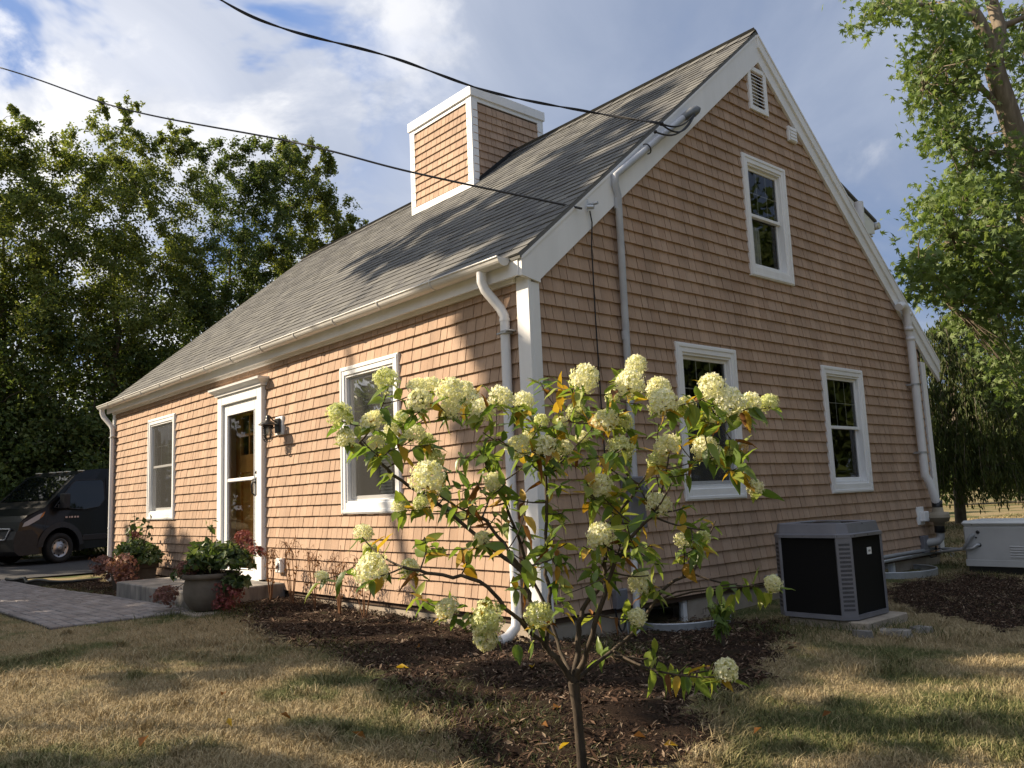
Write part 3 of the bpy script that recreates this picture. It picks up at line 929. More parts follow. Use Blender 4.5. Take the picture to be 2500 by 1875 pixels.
# ---- wall lantern
def lantern():
    ux, zc = -4.375, 2.035
    mb = MB(Ff); mb.bbox((ux - .095, zc - .11, .004), (ux + .095, zc + .11, .045), .006)
    o = mb.build('wall_lantern', WHITE, house)
    m = MB(Ff); m.bbox((ux - .06, zc - .085, .0452), (ux + .06, zc + .085, .075), .008); m.build('back_plate', BLACK_METAL, o)
    m = MB(Ff)
    a = [(0, .04, .07), (0, .065, .12), (0, .10, .145), (0, .115, .165), (0, .10, .178)]
    m.tube([(ux + p[0], zc + p[1], p[2]) for p in a], .009, 8); m.build('arm', BLACK_METAL, o)
    lc = .18
    m = MB(Ff)
    def lat(prof, n=20):
        v = []; 
        for (r, h) in prof:
            for t in np.linspace(0, 2 * math.pi, n, endpoint=False): v.append((ux + r * math.cos(t), zc + h, lc + r * math.sin(t)))
        m.add(v, [(i * n + j, i * n + (j + 1) % n, (i + 1) * n + (j + 1) % n, (i + 1) * n + j) for i in range(len(prof) - 1) for j in range(n)], 0, True)
    lat([(.0, .125), (.022, .12), (.026, .085), (.030, .06), (.05, .048), (.085, .032), (.108, .012), (.110, .006), (.104, .006), (.05, .025), (0, .03)])
    lat([(.052, .006), (.055, .006), (.055, -.02), (.052, -.02)])
    m.build('lamp_shade', BLACK_METAL, o)
    m = MB(Ff)
    for t in np.linspace(0, 2 * math.pi, 8, endpoint=False):
        m.tube([(ux + r * math.cos(t), zc + h, lc + r * math.sin(t)) for r, h in ((.062, .0), (.064, -.10), (.058, -.155), (.035, -.185), (.005, -.192))], .0036, 5)
    for r, h in ((.064, -.035), (.065, -.11), (.056, -.16)):
        m.tube([(ux + r * math.cos(t), zc + h, lc + r * math.sin(t)) for t in np.linspace(0, 2 * math.pi, 18)], .0036, 5)
    m.build('cage', BLACK_METAL, o)
    m = MB(Ff); lat([(.048, .0), (.05, -.09), (.044, -.14), (.02, -.165), (0, -.168)]); m.build('glass_jar', GLASS, o)
    m = MB(Ff); lat([(.012, .0), (.014, -.03), (.026, -.07), (.022, -.095), (0, -.105)], 12); m.build('bulb', principled('bulb_glass', (.75, .72, .65), .2)[0], o)
lantern()

# ---- small fixtures
mb = MB(Ff); mb.bbox((-4.435, .335, .01), (-4.29, .50, .07), .012); o = mb.build('outlet_box', WHITE, house)
m = MB(Ff); m.bbox((-4.395, .375, .0702), (-4.33, .46, .082), .006)
m.build('outlet_cover', WHITE_D, o)
m = MB(Ff)
for k in range(3): m.box((-4.385 + k * .022, .385, .0822), (-4.373 + k * .022, .44 - .015 * (2 - k), .086))
m.build('socket', BLACK_METAL, o)

u0, u1, z0, z1 = VENT
mb = MB(Fg)
for (a, b) in (((u0 - .035, z0 - .035, 0), (u0 + .02, z1 + .035, .045)), ((u1 - .02, z0 - .035, 0), (u1 + .035, z1 + .035, .045))): mb.bbox(a, b)
mb.bbox((u0 + .02, z0 - .035, 0), (u1 - .02, z0 + .02, .0445)); mb.bbox((u0 + .02, z1 - .02, 0), (u1 - .02, z1 + .035, .0445))
mb.box((u0, z0, -.06), (u1, z1, -.05))
vent = mb.build('gable_vent', WHITE, house)
n = 10; s0 = None
for k in range(n):
    z = z0 + .02 + (z1 - z0 - .04) * (k + .15) / n
    if s0 is None:
        m = MB(Fg); m.add([(u0 + .015, 0, .036), (u1 - .015, 0, .036), (u1 - .015, .034, .004), (u0 + .015, .034, .004), (u0 + .015, -.008, .036), (u1 - .015, -.008, .036), (u1 - .015, .026, .004), (u0 + .015, .026, .004)],
                          [(0, 1, 2, 3), (4, 7, 6, 5), (0, 4, 5, 1), (2, 6, 7, 3)])
        s0 = m.build('slat', WHITE, vent); o = s0
    else:
        o = s0.copy(); COL.objects.link(o); o.parent = vent
    o.location = (0, 0, z)
mb = MB(Fg); mb.bbox((4.235, 5.10, .01), (4.41, 5.285, .055), .008); sv = mb.build('exhaust_vent', WHITE, house)
for k in range(4):
    m = MB(Fg); zz = 5.115 + k * .04; m.add([(4.25, zz, .062), (4.395, zz, .062), (4.395, zz + .038, .0556), (4.25, zz + .038, .0556), (4.25, zz, .0556), (4.395, zz, .0556)], [(0, 1, 2, 3), (0, 4, 5, 1)]); m.build('flap', WHITE, sv)

# electric service: conduit up the rake with weatherhead
r = .032
mb = MB()
w_end = on(0, .10, 1672, 284)
bend = on(0, .10, 1503, 428); low = on(0, .075, 1509, 478)
P = [w_end, w_end * .5 + bend * .5, bend + (w_end - bend) * .06, bend, bend * .55 + low * .45 + np.array([0, -.02, 0]), low, [.065, low[1], 1.2]]
mb.tube(P, r, 12)
for p in (np.array(P[2]), np.array(low)):
    pass
mb.lathe([(r + .004, low[2] - .12), (r + .004, low[2] - .02)], (.066, low[1], 0), 12)
mb.lathe([(r + .004, 2.42), (r + .004, 2.5)], (.066, low[1], 0), 12)
cond = mb.build('service_conduit', mottled('grey_pvc', (.42, .44, .47), (.5, .52, .55), 6, .5, .4, 0), house)
mb = MB(); d = (w_end - bend); d /= np.linalg.norm(d)
hd = [w_end - d * .04, w_end + d * .02, w_end + d * .10, w_end + d * .17, w_end + d * .20]
hd = [h + np.array([.02 * i, .0, -.006 * i]) for i, h in enumerate(hd)]
mb.tube(hd, [.036, .046, .054, .042, .012], 12); mb.build('weatherhead', mottled('dull_cast_metal', (.10, .11, .115), (.2, .21, .215), 14, .5, .5, .2, 60, .4), cond)
mb = MB()
c = bend + (w_end - bend) * .42; pr = np.cross(d, [1, 0, 0])
mb.tube([c + pr * (.05) * math.cos(t) + np.array([.045, 0, 0]) * math.sin(t) for t in np.linspace(-.3, math.pi + .3, 10)], .007, 5); mb.build('pipe_strap', BLACK_METAL, cond)
mb = MB()
tipw = hd[3]
l1 = on(0, .16, 1612, 301); l2 = on(0, .16, 1600, 322)
for a, s in ((l1, .10), (l1, .16), (l2, .13)):
    pts = []
    for t in np.linspace(0, 1, 14):
        q = a * (1 - t) + tipw * t; q = q + np.array([.03 * math.sin(t * 3.1), 0, -s * math.sin(t * math.pi) * (1.2 - t * .4)]); pts.append(q)
    mb.tube(pts, .0085, 6)
mb.build('service_leads', CABLE_M, cond)
mb = MB(Fg); mb.bbox((.94, .78, .02), (1.16, 1.22, .12), .01); em_ = mb.build('electric_meter', GREY_PAINT, house)
m = MB(Fg)
v = []; nn = 20
for (rr, h) in ((.075, .12), (.078, .15), (.07, .20), (.0, .21)):
    for t in np.linspace(0, 2 * math.pi, nn, endpoint=False): v.append((1.05 + rr * math.cos(t), 1.08 + rr * math.sin(t), h))
m.add(v, [(i * nn + j, i * nn + (j + 1) % nn, (i + 1) * nn + (j + 1) % nn, (i + 1) * nn + j) for i in range(3) for j in range(nn)], 0, True); m.build('meter_dome', GLASS, em_)
mb = MB(); mb.tube([(.06, 1.02, .8), (.06, 1.02, .25), (.06, 1.0, -.1)], .03, 10); mb.build('lower_conduit', WHITE_D, em_)
mb = MB(Fg); mb.bbox((.76, .14, .02), (.90, .30, .08), .008); jb = mb.build('junction_box', GREY_PAINT, house)
mb = MB(); mb.tube([(.06, .84 + .07 * math.sin(t), .10 - .13 * (1 - math.cos(t)) / 2 * 1.2) for t in np.linspace(-2.2, 2.2, 2)] if False else [(.055, .83 + x * .075, .15 - .19 * (1 - x * x)) for x in np.linspace(-1, 1, 15)], .008, 6); mb.build('cable_loop', CABLE_M, jb)
mb = MB(); mb.tube([(.07, .87, .15), (.075, .88, -.1)], .006, 6); mb.build('ground_rod', GALV, jb)
# phone drop wire down the gable
mb = MB(); a = on(0, .075, 1440, 515)
pts = [a, a + np.array([0, .02, -.10]), (.045, a[1] + .03, 3.2), (.04, a[1] + .035, 2.6), (.04, a[1] + .05, 1.6), (.04, a[1] + .10, .3)]
mb.tube(pts, .006, 6); wr = mb.build('drop_wire', CABLE_M, house)
mb = MB(); mb.tube([a + np.array([.0, -.03, .03]), a + np.array([.05, 0, .02])], .02, 8); mb.tube([a + np.array([-.02, .01, .06]), a + np.array([.07, .03, .06])], .014, 8); mb.tube([a + np.array([.0, -.03, -.01]), a + np.array([.0, -.02, .10])], .005, 6)
mb.build('wire_clamp', GALV, wr)

# ---- radon pipe and fan on the gable
FAN_M = mottled('tan_plastic', (.26, .22, .16), (.32, .28, .21), 4, .5, .4, 0)
def radon():
    mb = MB(); r = .052; X = .105
    p0 = on(0, X, 2256, 1172); p_top = on(0, X, 2223, 830)
    yb = p0[1]; zb = p0[2]
    fan = on(0, .17, 2291, 1260)
    fy = fan[1]
    ty = p_top[1]
    P = [(X + .02, ty - .30, 3.36), (X + .02, ty - .20, 3.40), (X + .02, ty - .12, 3.385), (X + .01, ty - .06, 3.32), (X + .01, ty - .045, 3.22), (X, ty - .04, 3.12), (X, ty - .01, 3.03), (X, ty, 2.95), (X, ty, 1.2), (X, ty + .0, zb + .06), (X + .02, ty + .05, zb - .02), (X + .07, fy - .05, fan[2] + .22), (.17, fy, fan[2] + .17)]
    mb.tube(P, r, 14)
    for z in (3.30, 3.10, 2.97): mb.lathe([(r, z - .03), (r + .005, z - .03), (r + .005, z + .02), (r, z + .02)], (X + (.01 if z > 3.05 else 0), ty - (.04 if z > 3.05 else 0), 0), 14)
    o = mb.build('radon_pipe', WHITE_D, house)
    for z in (2.35, 1.45):
        s = MB(); s.lathe([(r + .003, z - .014), (r + .003, z + .014)], (X, ty, 0), 14); s.box((.01, ty - r - .03, z - .012), (X, ty - r + .005, z + .012)); s.build('pipe_strap', GALV, o)
    cx, cy, cz = .17, fy, fan[2]
    f = MB(); f.lathe([(.0, .12), (.062, .12), (.07, .055), (.125, .05), (.135, .0), (.135, -.005), (.14, -.008), (.14, -.02), (.135, -.022), (.12, -.07), (.07, -.08), (.062, -.13), (0, -.13)], (cx, cy, cz), 24); f.build('fan_housing', FAN_M, o)
    f = MB(); f.lathe([(.064, .115), (.066, .2), (.06, .2)], (cx, cy, cz), 18); f.build('rubber_coupling', BLACK_METAL, o)
    f = MB(); f.lathe([(.064, -.125), (.066, -.21), (.06, -.21)], (cx, cy, cz), 18); f.build('rubber_coupling', BLACK_METAL, o)
    f = MB(); f.tube([(cx, cy, cz - .2), (cx, cy, cz - .27), (cx - .03, cy - .03, cz - .32), (.06, cy - .14, cz - .335), (-.02, cy - .2, cz - .335)], .052, 12); f.build('lower_elbow', mottled('grey_elbow', (.32, .32, .31), (.4, .4, .39), 5, .5, .4, 0), o)
    f = MB(); f.bbox((.012, cy - .30, cz - .10), (.035, cy - .10, cz + .13), .004); f.bbox((.035, cy - .24, cz - .06), (.1, cy - .1, cz + .07), .01); f.build('mount_block', WHITE, o)
    f = MB(); f.bbox((.012, cy - .27, cz - .46), (.07, cy - .12, cz - .24), .006); f.build('switch_box', GREY_PAINT, o)
    f = MB(); f.tube([(.05, cy - .2, cz - .45), (.07, cy - .12, cz - .52), (.08, cy + .02, cz - .52), (.09, cy + .04, cz - .3)], .009, 6); f.build('power_lead', CABLE_M, o)
radon()

# ---- chimney
def chimney():
    x0c, x1c, y0c, y1c = CH; zt = 7.085
    zf = lambda y: roof_z(y) - .03
    mb = MB()
    t = .06
    mb.poly([(x1c, y0c, zf(y0c)), (x1c, YR, zf(YR)), (x1c, y1c, zf(y1c)), (x1c, y1c, zt - .02), (x1c, y0c, zt - .02)], (-t, 0, 0))
    mb.poly([(x0c, y0c, zf(y0c)), (x0c, YR, zf(YR)), (x0c, y1c, zf(y1c)), (x0c, y1c, zt - .02), (x0c, y0c, zt - .02)], (t, 0, 0))
    mb.box((x0c + t, y0c, zf(y0c)), (x1c - t, y0c + t, zt - .02)); mb.box((x0c + t, y1c - t, zf(y1c)), (x1c - t, y1c, zt - .02))
    mb.box((x0c + t, y0c + t, zt - .1), (x1c - t, y1c - t, zt - .08))
    o = mb.build('chimney', WALL_BACK, house)
    R2 = random.Random(3)
    s = MB(lambda p: (p[0], y0c - p[2], p[1]))
    for k in range(40):
        zb = zf(y0c) + .12 + k * EXP
        if zb > zt - .25: break
        u = x0c
        while u < x1c - .01:
            w = R2.choice(WID); w = min(w, x1c - u)
            shingle_box(s, u, u + w, zb, min(zb + EXP + .004, zt - .2), zb); u += w
    tag(s.build('shingle_siding', SHINGLE, o), kind='stuff')
    s = MB(lambda p: (x1c + p[2], p[0], p[1]))
    for k in range(40):
        zb = zf(y0c) + .12 + k * EXP
        if zb > zt - .25: break
        u = y0c
        while u < y1c - .01:
            w = R2.choice(WID); w = min(w, y1c - u)
            if zb + EXP > zf(u + w / 2): shingle_box(s, u, u + w, zb, min(zb + EXP + .004, zt - .2), zb)
            u += w
    tag(s.build('shingle_siding', SHINGLE, o), kind='stuff')
    c = .095; e = .026
    for (xa, ya, sx, sy) in ((x1c, y0c, 1, -1), (x0c, y0c, -1, -1), (x1c, y1c, 1, 1), (x0c, y1c, -1, 1)):
        b = MB(); zb = zf(ya) - .05
        ax, bx = xa + sx * e, xa - sx * c; ay, by = ya + sy * e, ya - sy * c
        b.bbox((min(ax, bx), min(ya, ay), zb), (max(ax, bx), max(ya, ay), zt - .14), .003)
        b.bbox((min(xa, ax), min(ya, by), zb), (max(xa, ax), max(ya, by), zt - .141), .003)
        b.build('corner_board', WHITE, o)
    b = MB(); g = .05; h0 = zt - .145
    b.bbox((x0c - g, y0c - g, h0), (x1c + g, y0c - g + .04, zt), .004); b.bbox((x0c - g, y1c + g - .04, h0), (x1c + g, y1c + g, zt), .004)
    b.bbox((x0c - g, y0c - g + .04, h0), (x0c - g + .04, y1c + g - .04, zt), .004); b.bbox((x1c + g - .04, y0c - g + .04, h0), (x1c + g, y1c + g - .04, zt), .004)
    b.box((x0c - g + .04, y0c - g + .04, zt - .02), (x1c + g - .04, y1c + g - .04, zt - .01))
    b.box((x0c, y0c - .022, zt - .205), (x1c, y0c - .002, zt - .146)); b.box((x1c + .002, y0c, zt - .205), (x1c + .022, y1c, zt - .146))
    b.build('cap', WHITE, o)
    b = MB(); b.bbox((x0c + .08, y0c - .026, zf(y0c) - .02), (x1c - .09, y0c - .002, zf(y0c) + .115), .003); b.build('base_board', WHITE, o)
    b = MB(); b.poly([(x1c + .019, y0c + .08, zf(y0c + .08) + .02), (x1c + .019, YR, zf(YR) + .03), (x1c + .019, YR, zf(YR) + .11), (x1c + .019, y0c + .08, zf(y0c + .08) + .10)], (.012, 0, 0)); b.build('flashing', BLACK_METAL, o)
chimney()

# ---- rear dormer and vent stub glimpsed behind the rear rake
def dormer():
    xr = -.75
    ptA = on(0, xr, 2052, 470); ptB = on(0, xr, 2122, 543); 
    mb = MB()
    y1, z1 = ptB[1], ptB[2]; sl = (ptB[2] - ptA[2]) / (ptB[1] - ptA[1])
    y0 = YR + .3; z0 = z1 - sl * (y1 - y0)
    mb.poly([(xr, y0, z0), (xr, y1 - .25, z1 - sl * .25), (xr, y1 - .25, 3.6), (xr, y0, 3.6)], (-.1, 0, 0))
    mb.box((-9.0, y1 - .35, 3.4), (xr, y1 - .25, z1))
    o = mb.build('rear_dormer', SHINGLE, house)
    b = MB(); b.poly([(xr + .04, y0, z0 - .02), (xr + .04, y1, z1 - .02), (xr + .04, y1, z1 - .20), (xr + .04, y1 - .25, z1 - .24), (xr + .04, y0, z0 - .22)], (.03, 0, 0))
    b.box((-9.1, y1 - .03, z1 - .2), (xr + .04, y1, z1 - .03)); b.box((-9.1, y1 - .25, z1 - .24), (xr + .04, y1, z1 - .22)); b.build('rake_board', WHITE, o)
    b = MB(); b.poly([(-9.1, y0, z0), (-9.1, y1 + .04, z1 + sl * .04), (xr + .1, y1 + .04, z1 + sl * .04), (xr + .1, y0, z0)], (0, 0, .03)); b.build('dormer_roof', ROOF_SH, o)
    b = MB(); b.tube([(-9.1, y1 + .06, z1 - .07), (xr + .12, y1 + .06, z1 - .07)], .055, 10); b.build('gutter', GUTTER_M, o)
    p = on(0, -.25, 2101, 545); q = on(0, -.25, 2096, 494)
    b = MB(); b.tube([(p[0], p[1], p[2] - .5), (p[0], p[1], q[2])], .06, 12); b.build('roof_vent_pipe', WHITE_D, house)
dormer()
# ---------------------------------------------------------------- stone step
mb = MB(); mb.bbox((-6.82, -1.10, -.12), (-4.29, -.005, .222), .012)
tag(mb.build('stone_step', GRANITE), 'wide granite slab step below the front door, its face stained', 'doorstep')
# concrete paver under the round pot
pc = on(2, .05, 478, 1497)
px, py = -4.02, -.98
mb = MB(); mb.bbox((px - .20, py - .30, -.02), (px + .36, py + .26, .062), .008)
tag(mb.build('paver', CONCRETE), 'square concrete paver under the round pot, beside the granite step', 'paver')

# ---------------------------------------------------------------- pots
TERRA = mottled('weathered_clay', (.105, .085, .065), (.17, .145, .115), 6, .85, .25, .3, 60)
SOIL = mottled('potting_soil', (.02, .014, .01), (.05, .035, .025), 20, .95, .1, .6)
POT = (px + .05, py - .02, .062)
t = thing('round_pot', 'round bellied clay pot standing on the paver in front of the granite step', 'plant pot', POT)
mb = MB(); mb.lathe([(0, 0), (.16, 0), (.20, .02), (.255, .10), (.275, .18), (.27, .26), (.255, .315), (.262, .325), (.285, .33), (.29, .35), (.285, .375), (.27, .38), (.255, .37), (.25, .33)], n=40); mb.build('bowl', TERRA, t)
mb = MB(); mb.lathe([(0, .335), (.252, .33)], n=24); mb.build('soil', SOIL, t)
pl = on(1, -.48, 326, 1420)
PL = (float(pl[0]), -.48, -.06)
t = thing('square_planter', 'tapered square clay planter by the left end of the granite step', 'plant pot', PL, math.radians(73))
mb = MB()
def ring(w, h): return [(-w, -w * .8, h), (w, -w * .8, h), (w, w * .8, h), (-w, w * .8, h)]
secs = [ring(.25, 0), ring(.305, .36), ring(.33, .365), ring(.33, .42), ring(.30, .42), ring(.29, .37)]
v = [q for s in secs for q in s]
mb.add(v, [(i * 4 + j, i * 4 + (j + 1) % 4, (i + 1) * 4 + (j + 1) % 4, (i + 1) * 4 + j) for i in range(len(secs) - 1) for j in range(4)]); mb.build('tub', TERRA, t)
mb = MB(); mb.add(ring(.292, .385), [(0, 1, 2, 3)]); mb.build('soil', SOIL, t)

# ---------------------------------------------------------------- air conditioner
def ac():
    x0, x1, y0, y1 = .79, 1.47, 1.95, 2.64; zb, zt = .012, .668; ch = .085
    t = thing('air_conditioner', 'black and grey air conditioner outdoor unit beside the gable wall', 'air conditioner', (0, 0, 0))
    COIL, tt, bb = principled('coil_mesh', (.004, .004, .004), .7, .2)
    wv = tt.new('ShaderNodeTexWave'); wv.bands_direction = 'Z'; wv.inputs['Scale'].default_value = 60; tt.link(objpos(tt), wv.inputs['Vector'])
    bump(tt, bb, wv.outputs['Fac'], .5, .003)
    oc = lambda e, z: [(x0 + ch, y0 - e, z), (x1 - ch, y0 - e, z), (x1 + e, y0 + ch, z), (x1 + e, y1 - ch, z), (x1 - ch, y1 + e, z), (x0 + ch, y1 + e, z), (x0 - e, y1 - ch, z), (x0 - e, y0 + ch, z)]
    def band(mb, e0, z0, e1, z1, sides=range(8)):
        a, b = oc(e0, z0), oc(e1, z1)
        for i in sides: mb.add([a[i], a[(i + 1) % 8], b[(i + 1) % 8], b[i]], [(0, 1, 2, 3)])
    for i in (0, 2, 4, 6):
        m = MB(); a, b = oc(-.012, zb + .03), oc(-.012, zt)
        m.add([a[i], a[(i + 1) % 8], b[(i + 1) % 8], b[i]], [(0, 1, 2, 3)]); m.build('coil_panel', COIL, t)
    m = MB(); band(m, .004, zb, .004, zb + .035); band(m, .004, zb + .035, -.014, zb + .036); m.add(oc(.004, zb), [tuple(range(8))]); m.build('base_pan', GREY_PAINT, t)
    for i in (1, 3, 5, 7):
        m = MB(); a, b = oc(.0, zb + .02), oc(.0, zt)
        # post with small returns
        pa, pb, qa, qb = np.array(a[i]), np.array(a[(i + 1) % 8]), np.array(b[i]), np.array(b[(i + 1) % 8])
        d = (pb - pa) / np.linalg.norm(pb - pa); nrm = np.array([d[1], -d[0], 0]) * .004
        m.add([pa - d * .004 + nrm, pb + d * .004 + nrm, qb + d * .004 + nrm, qa - d * .004 + nrm, pa - d * .004 - nrm * 4, pb + d * .004 - nrm * 4, qb + d * .004 - nrm * 4, qa - d * .004 - nrm * 4], [(0, 1, 2, 3), (0, 3, 7, 4), (1, 5, 6, 2)])
        post = m.build('corner_post', GREY_PAINT, t)
        if i in (1, 7):
            for k in range(16):
                s = MB(); z = zb + .07 + k * (zt - zb - .13) / 15.5
                n = 13
                for j in range(n):
                    u = .16 + .68 * j / (n - 1)
                    c = pa * (1 - u) + pb * u + nrm * 1.25; c[2] = z
                    s.add([c - d * .0017, c + d * .0017, c + d * .0017 + np.array([0, 0, .019]), c - d * .0017 + np.array([0, 0, .019])], [(0, 1, 2, 3)])
                s.build('louver_slot', COIL, post)
    m = MB(); band(m, .012, zt - .012, .012, zt + .012); band(m, .012, zt + .012, -.012, zt + .02); band(m, -.012, zt + .02, -.030, zt + .098); band(m, -.030, zt + .098, -.05, zt + .104); band(m, -.05, zt + .104, -.075, zt + .085)
    m.build('hood', GREY_PAINT, t)
    g = MB(); cx, cy = (x0 + x1) / 2, (y0 + y1) / 2
    for r in np.linspace(.05, .31, 12): g.tube([(cx + r * math.cos(a), cy + r * math.sin(a), zt + .092) for a in np.linspace(0, 2 * math.pi, 33)], .0025, 4)
    for a in np.linspace(0, math.pi, 6, endpoint=False): g.tube([(cx - .32 * math.cos(a), cy - .32 * math.sin(a), zt + .089), (cx + .32 * math.cos(a), cy + .32 * math.sin(a), zt + .089)], .003, 4)
    g.build('fan_grille', BLACK_METAL, t)
    m = MB(); m.add(oc(-.02, zt + .03), [tuple(range(8))]); m.build('fan_deck', COIL, t)
    m = MB(); m.lathe([(0, zt + .108), (.10, zt + .106), (.12, zt + .095), (.12, zt + .04)], (cx, cy, 0), 20); m.build('fan_motor_cap', BLACK_METAL, t)
    m = MB(); lp = on(0, x1 + .004, 2126, 1344)
    m.box((x1 - .013, lp[1] - .035, lp[2] - .028), (x1 - .008, lp[1] + .035, lp[2] + .028)); st = m.build('sticker', WHITE, t)
    m = MB()
    for k in range(4): m.box((x1 - .0079, lp[1] - .018 + k * .010, lp[2] - .008), (x1 - .0070, lp[1] - .012 + k * .010, lp[2] + .008))
    m.build('sticker_print', GREY_PAINT, st)
    m = MB()
    for (i, us) in ((0, (.1, .45, .96)), (1, (.1, .9)), (2, (.08, .5))):
        a, b = [np.array(q) for q in (oc(.0125, zt)[i], oc(.0125, zt)[(i + 1) % 8])]
        for u in us: m.lathe([(0, .003), (.006, .0)], tuple(a * (1 - u) + b * u), 6, axis='y')
    m.build('screw', BLACK_METAL, t)
    mb = MB(); mb.bbox((x0 + .10, y0 + .035, -.14), (x1 + .10, y1 + .05, .004), .01)
    tag(mb.build('equipment_pad', CONCRETE), 'low concrete pad under the air conditioner', 'concrete pad')
    # flat stones at its foot
    for k, (dx, dy, s) in enumerate(((1.74, 2.05, .14), (1.82, 2.32, .10), (1.60, 1.82, .08))):
        n = 9; m = MB(); R3 = random.Random(k)
        rr = [s * R3.uniform(.75, 1.15) for _ in range(n)]
        z0 = float(ground_z(dx)) - .03
        lo = [(dx + rr[i] * math.cos(i / n * 6.283), dy + rr[i] * .8 * math.sin(i / n * 6.283), z0) for i in range(n)]
        hi = [(dx + rr[i] * .86 * math.cos(i / n * 6.283), dy + rr[i] * .7 * math.sin(i / n * 6.283), z0 + .065 + R3.uniform(0, .012)) for i in range(n)]
        m.add(lo + hi, [tuple(range(n, 2 * n))] + [(i, (i + 1) % n, n + (i + 1) % n, n + i) for i in range(n)])
        tag(m.build('flat_stone', GRANITE), ['flat grey stone against the pad corner of the air conditioner', 'small flat stone right of the pad corner of the air conditioner', 'smallest flat stone, in the grass before the air conditioner'][k], 'stone', 'stones by the air conditioner')
ac()

# ---------------------------------------------------------------- generator
GEN_M = mottled('grey_enamel', (.46, .47, .47), (.52, .53, .53), 4, .45, .4, 0.02)
def gen():
    x0, y0, zb = .60, 6.55, -.02
    zt = .575
    t = thing('standby_generator', 'light grey metal standby generator box on the lawn behind the gable corner', 'generator')
    x1, y1 = x0 + 1.22, y0 + .66
    m = MB(); m.bbox((x0, y0, zb + .05), (x1, y1, zt - .06), .02); m.bbox((x0 - .003, y0 - .003, zb + .05), (x1 + .003, y1 + .003, zb + .13), .004); body = m.build('cabinet', GEN_M, t)
    m = MB(); m.bbox((x0 - .015, y0 - .02, zt - .062), (x1 + .015, y1 + .02, zt), .035); m.build('lid', mottled('pale_enamel', (.66, .68, .68), (.72, .74, .74), 4, .4, .4, 0), t)
    m = MB(); m.box((x0 + .02, y0 + .02, zb - .06), (x1 - .02, y1 - .02, zb + .05)); m.build('base_rail', BLACK_METAL, t)
    p = on(1, y0, 2480, 1344)
    for k in range(5):
        z = p[2] + .055 - k * .03
        s = MB(); s.add([(p[0] - .06, y0 - .003, z), (p[0] + .09, y0 - .003, z), (p[0] + .09, y0 - .012, z - .014), (p[0] - .06, y0 - .012, z - .014), (p[0] + .09, y0 - .001, z - .016), (p[0] - .06, y0 - .001, z - .016)], [(0, 1, 2, 3), (3, 2, 4, 5)]); s.build('louver', GEN_M, body)
    for (px_, py_, r) in ((2387, 1299, .022), (2383, 1312, .011), (2391, 1330, .024), (2372, 1280, .010)):
        q = on(1, y0 - .004, px_, py_); s = MB(); s.lathe([(r, .0), (r, -.006), (0, -.006)], tuple(q), 14, axis='y'); s.build('cable_port', BLACK_METAL, body)
    m = MB(); m.bbox((x0 - .12, y0 - .12, -.16), (x1 + .12, y1 + .12, zb - .055), .01); tag(m.build('equipment_pad', CONCRETE), 'concrete pad under the grey generator', 'concrete pad')
    # conduits from the house to the generator
    a = on(1, y0 - .01, 2376, 1306); b = on(1, y0 - .01, 2391, 1330)
    m = MB(); m.tube([(.05, 3.0, .19), (.05, 6.3, .20), (.05, 7.0, .20), (.2, 6.95, .20), (.45, 6.8, .21), (a[0] - .10, y0 - .06, .25), (a[0] - .02, y0 - .05, a[2] - .02), a], .022, 10)
    tag(m.build('power_conduit', mottled('grey_conduit', (.26, .27, .28), (.32, .33, .34), 5, .5, .4, 0)), 'grey conduit from under the siding into the upper port of the generator', 'conduit')
    m = MB(); m.tube([(.075, 3.2, .145), (.075, 5.4, .15), (.075, 6.75, .155), (.3, 6.6, .19), (.5, 6.52, .225), (b[0] - .06, y0 - .055, .25), (b[0] - .02, y0 - .03, b[2]), b], .019, 10)
    for c in ((.075, 6.2, .151), (.45, 6.54, .165)): m.lathe([(.024, -.012), (.024, .012)], c, 10, axis='y')
    tag(m.build('gas_pipe', GALV), 'thin metal gas pipe strapped along the foundation to the generator', 'pipe')
gen()

# ---------------------------------------------------------------- window wells
for k, (ya, yb, lab) in enumerate(((1.16, 2.16, 'galvanised half-round window well nearest the house corner'), (5.30, 6.45, 'galvanised half-round window well behind the air conditioner'))):
    m = MB(); c = (ya + yb) / 2; r = (yb - ya) / 2; n = 22
    zt = -.03 if k == 0 else .03
    for i in range(n):
        a0, a1 = -math.pi / 2 + math.pi * i / n, -math.pi / 2 + math.pi * (i + 1) / n
        P = lambda a, rr, z: (.0 + rr * .82 * math.cos(a), c + rr * math.sin(a), z)
        for z0, z1, e0, e1 in ((-.45, -.2, 0, .008), (-.2, -.12, .008, 0), (-.12, zt, 0, .006)):
            m.add([P(a0, r + e0, z0), P(a1, r + e0, z0), P(a1, r + e1, z1), P(a0, r + e1, z1)], [(0, 1, 2, 3)])
        m.add([P(a0, r + .006, zt), P(a1, r + .006, zt), P(a1, r - .02, zt + .004), P(a0, r - .02, zt + .004)], [(0, 1, 2, 3)])
    m.tube([(.0 + (r - .005) * .82 * math.cos(a), c + (r - .005) * math.sin(a), zt + .004) for a in np.linspace(-math.pi / 2, math.pi / 2, 24)], .010, 6)
    tag(m.build('window_well', GALV), lab, 'window well', 'window wells along the gable foundation')

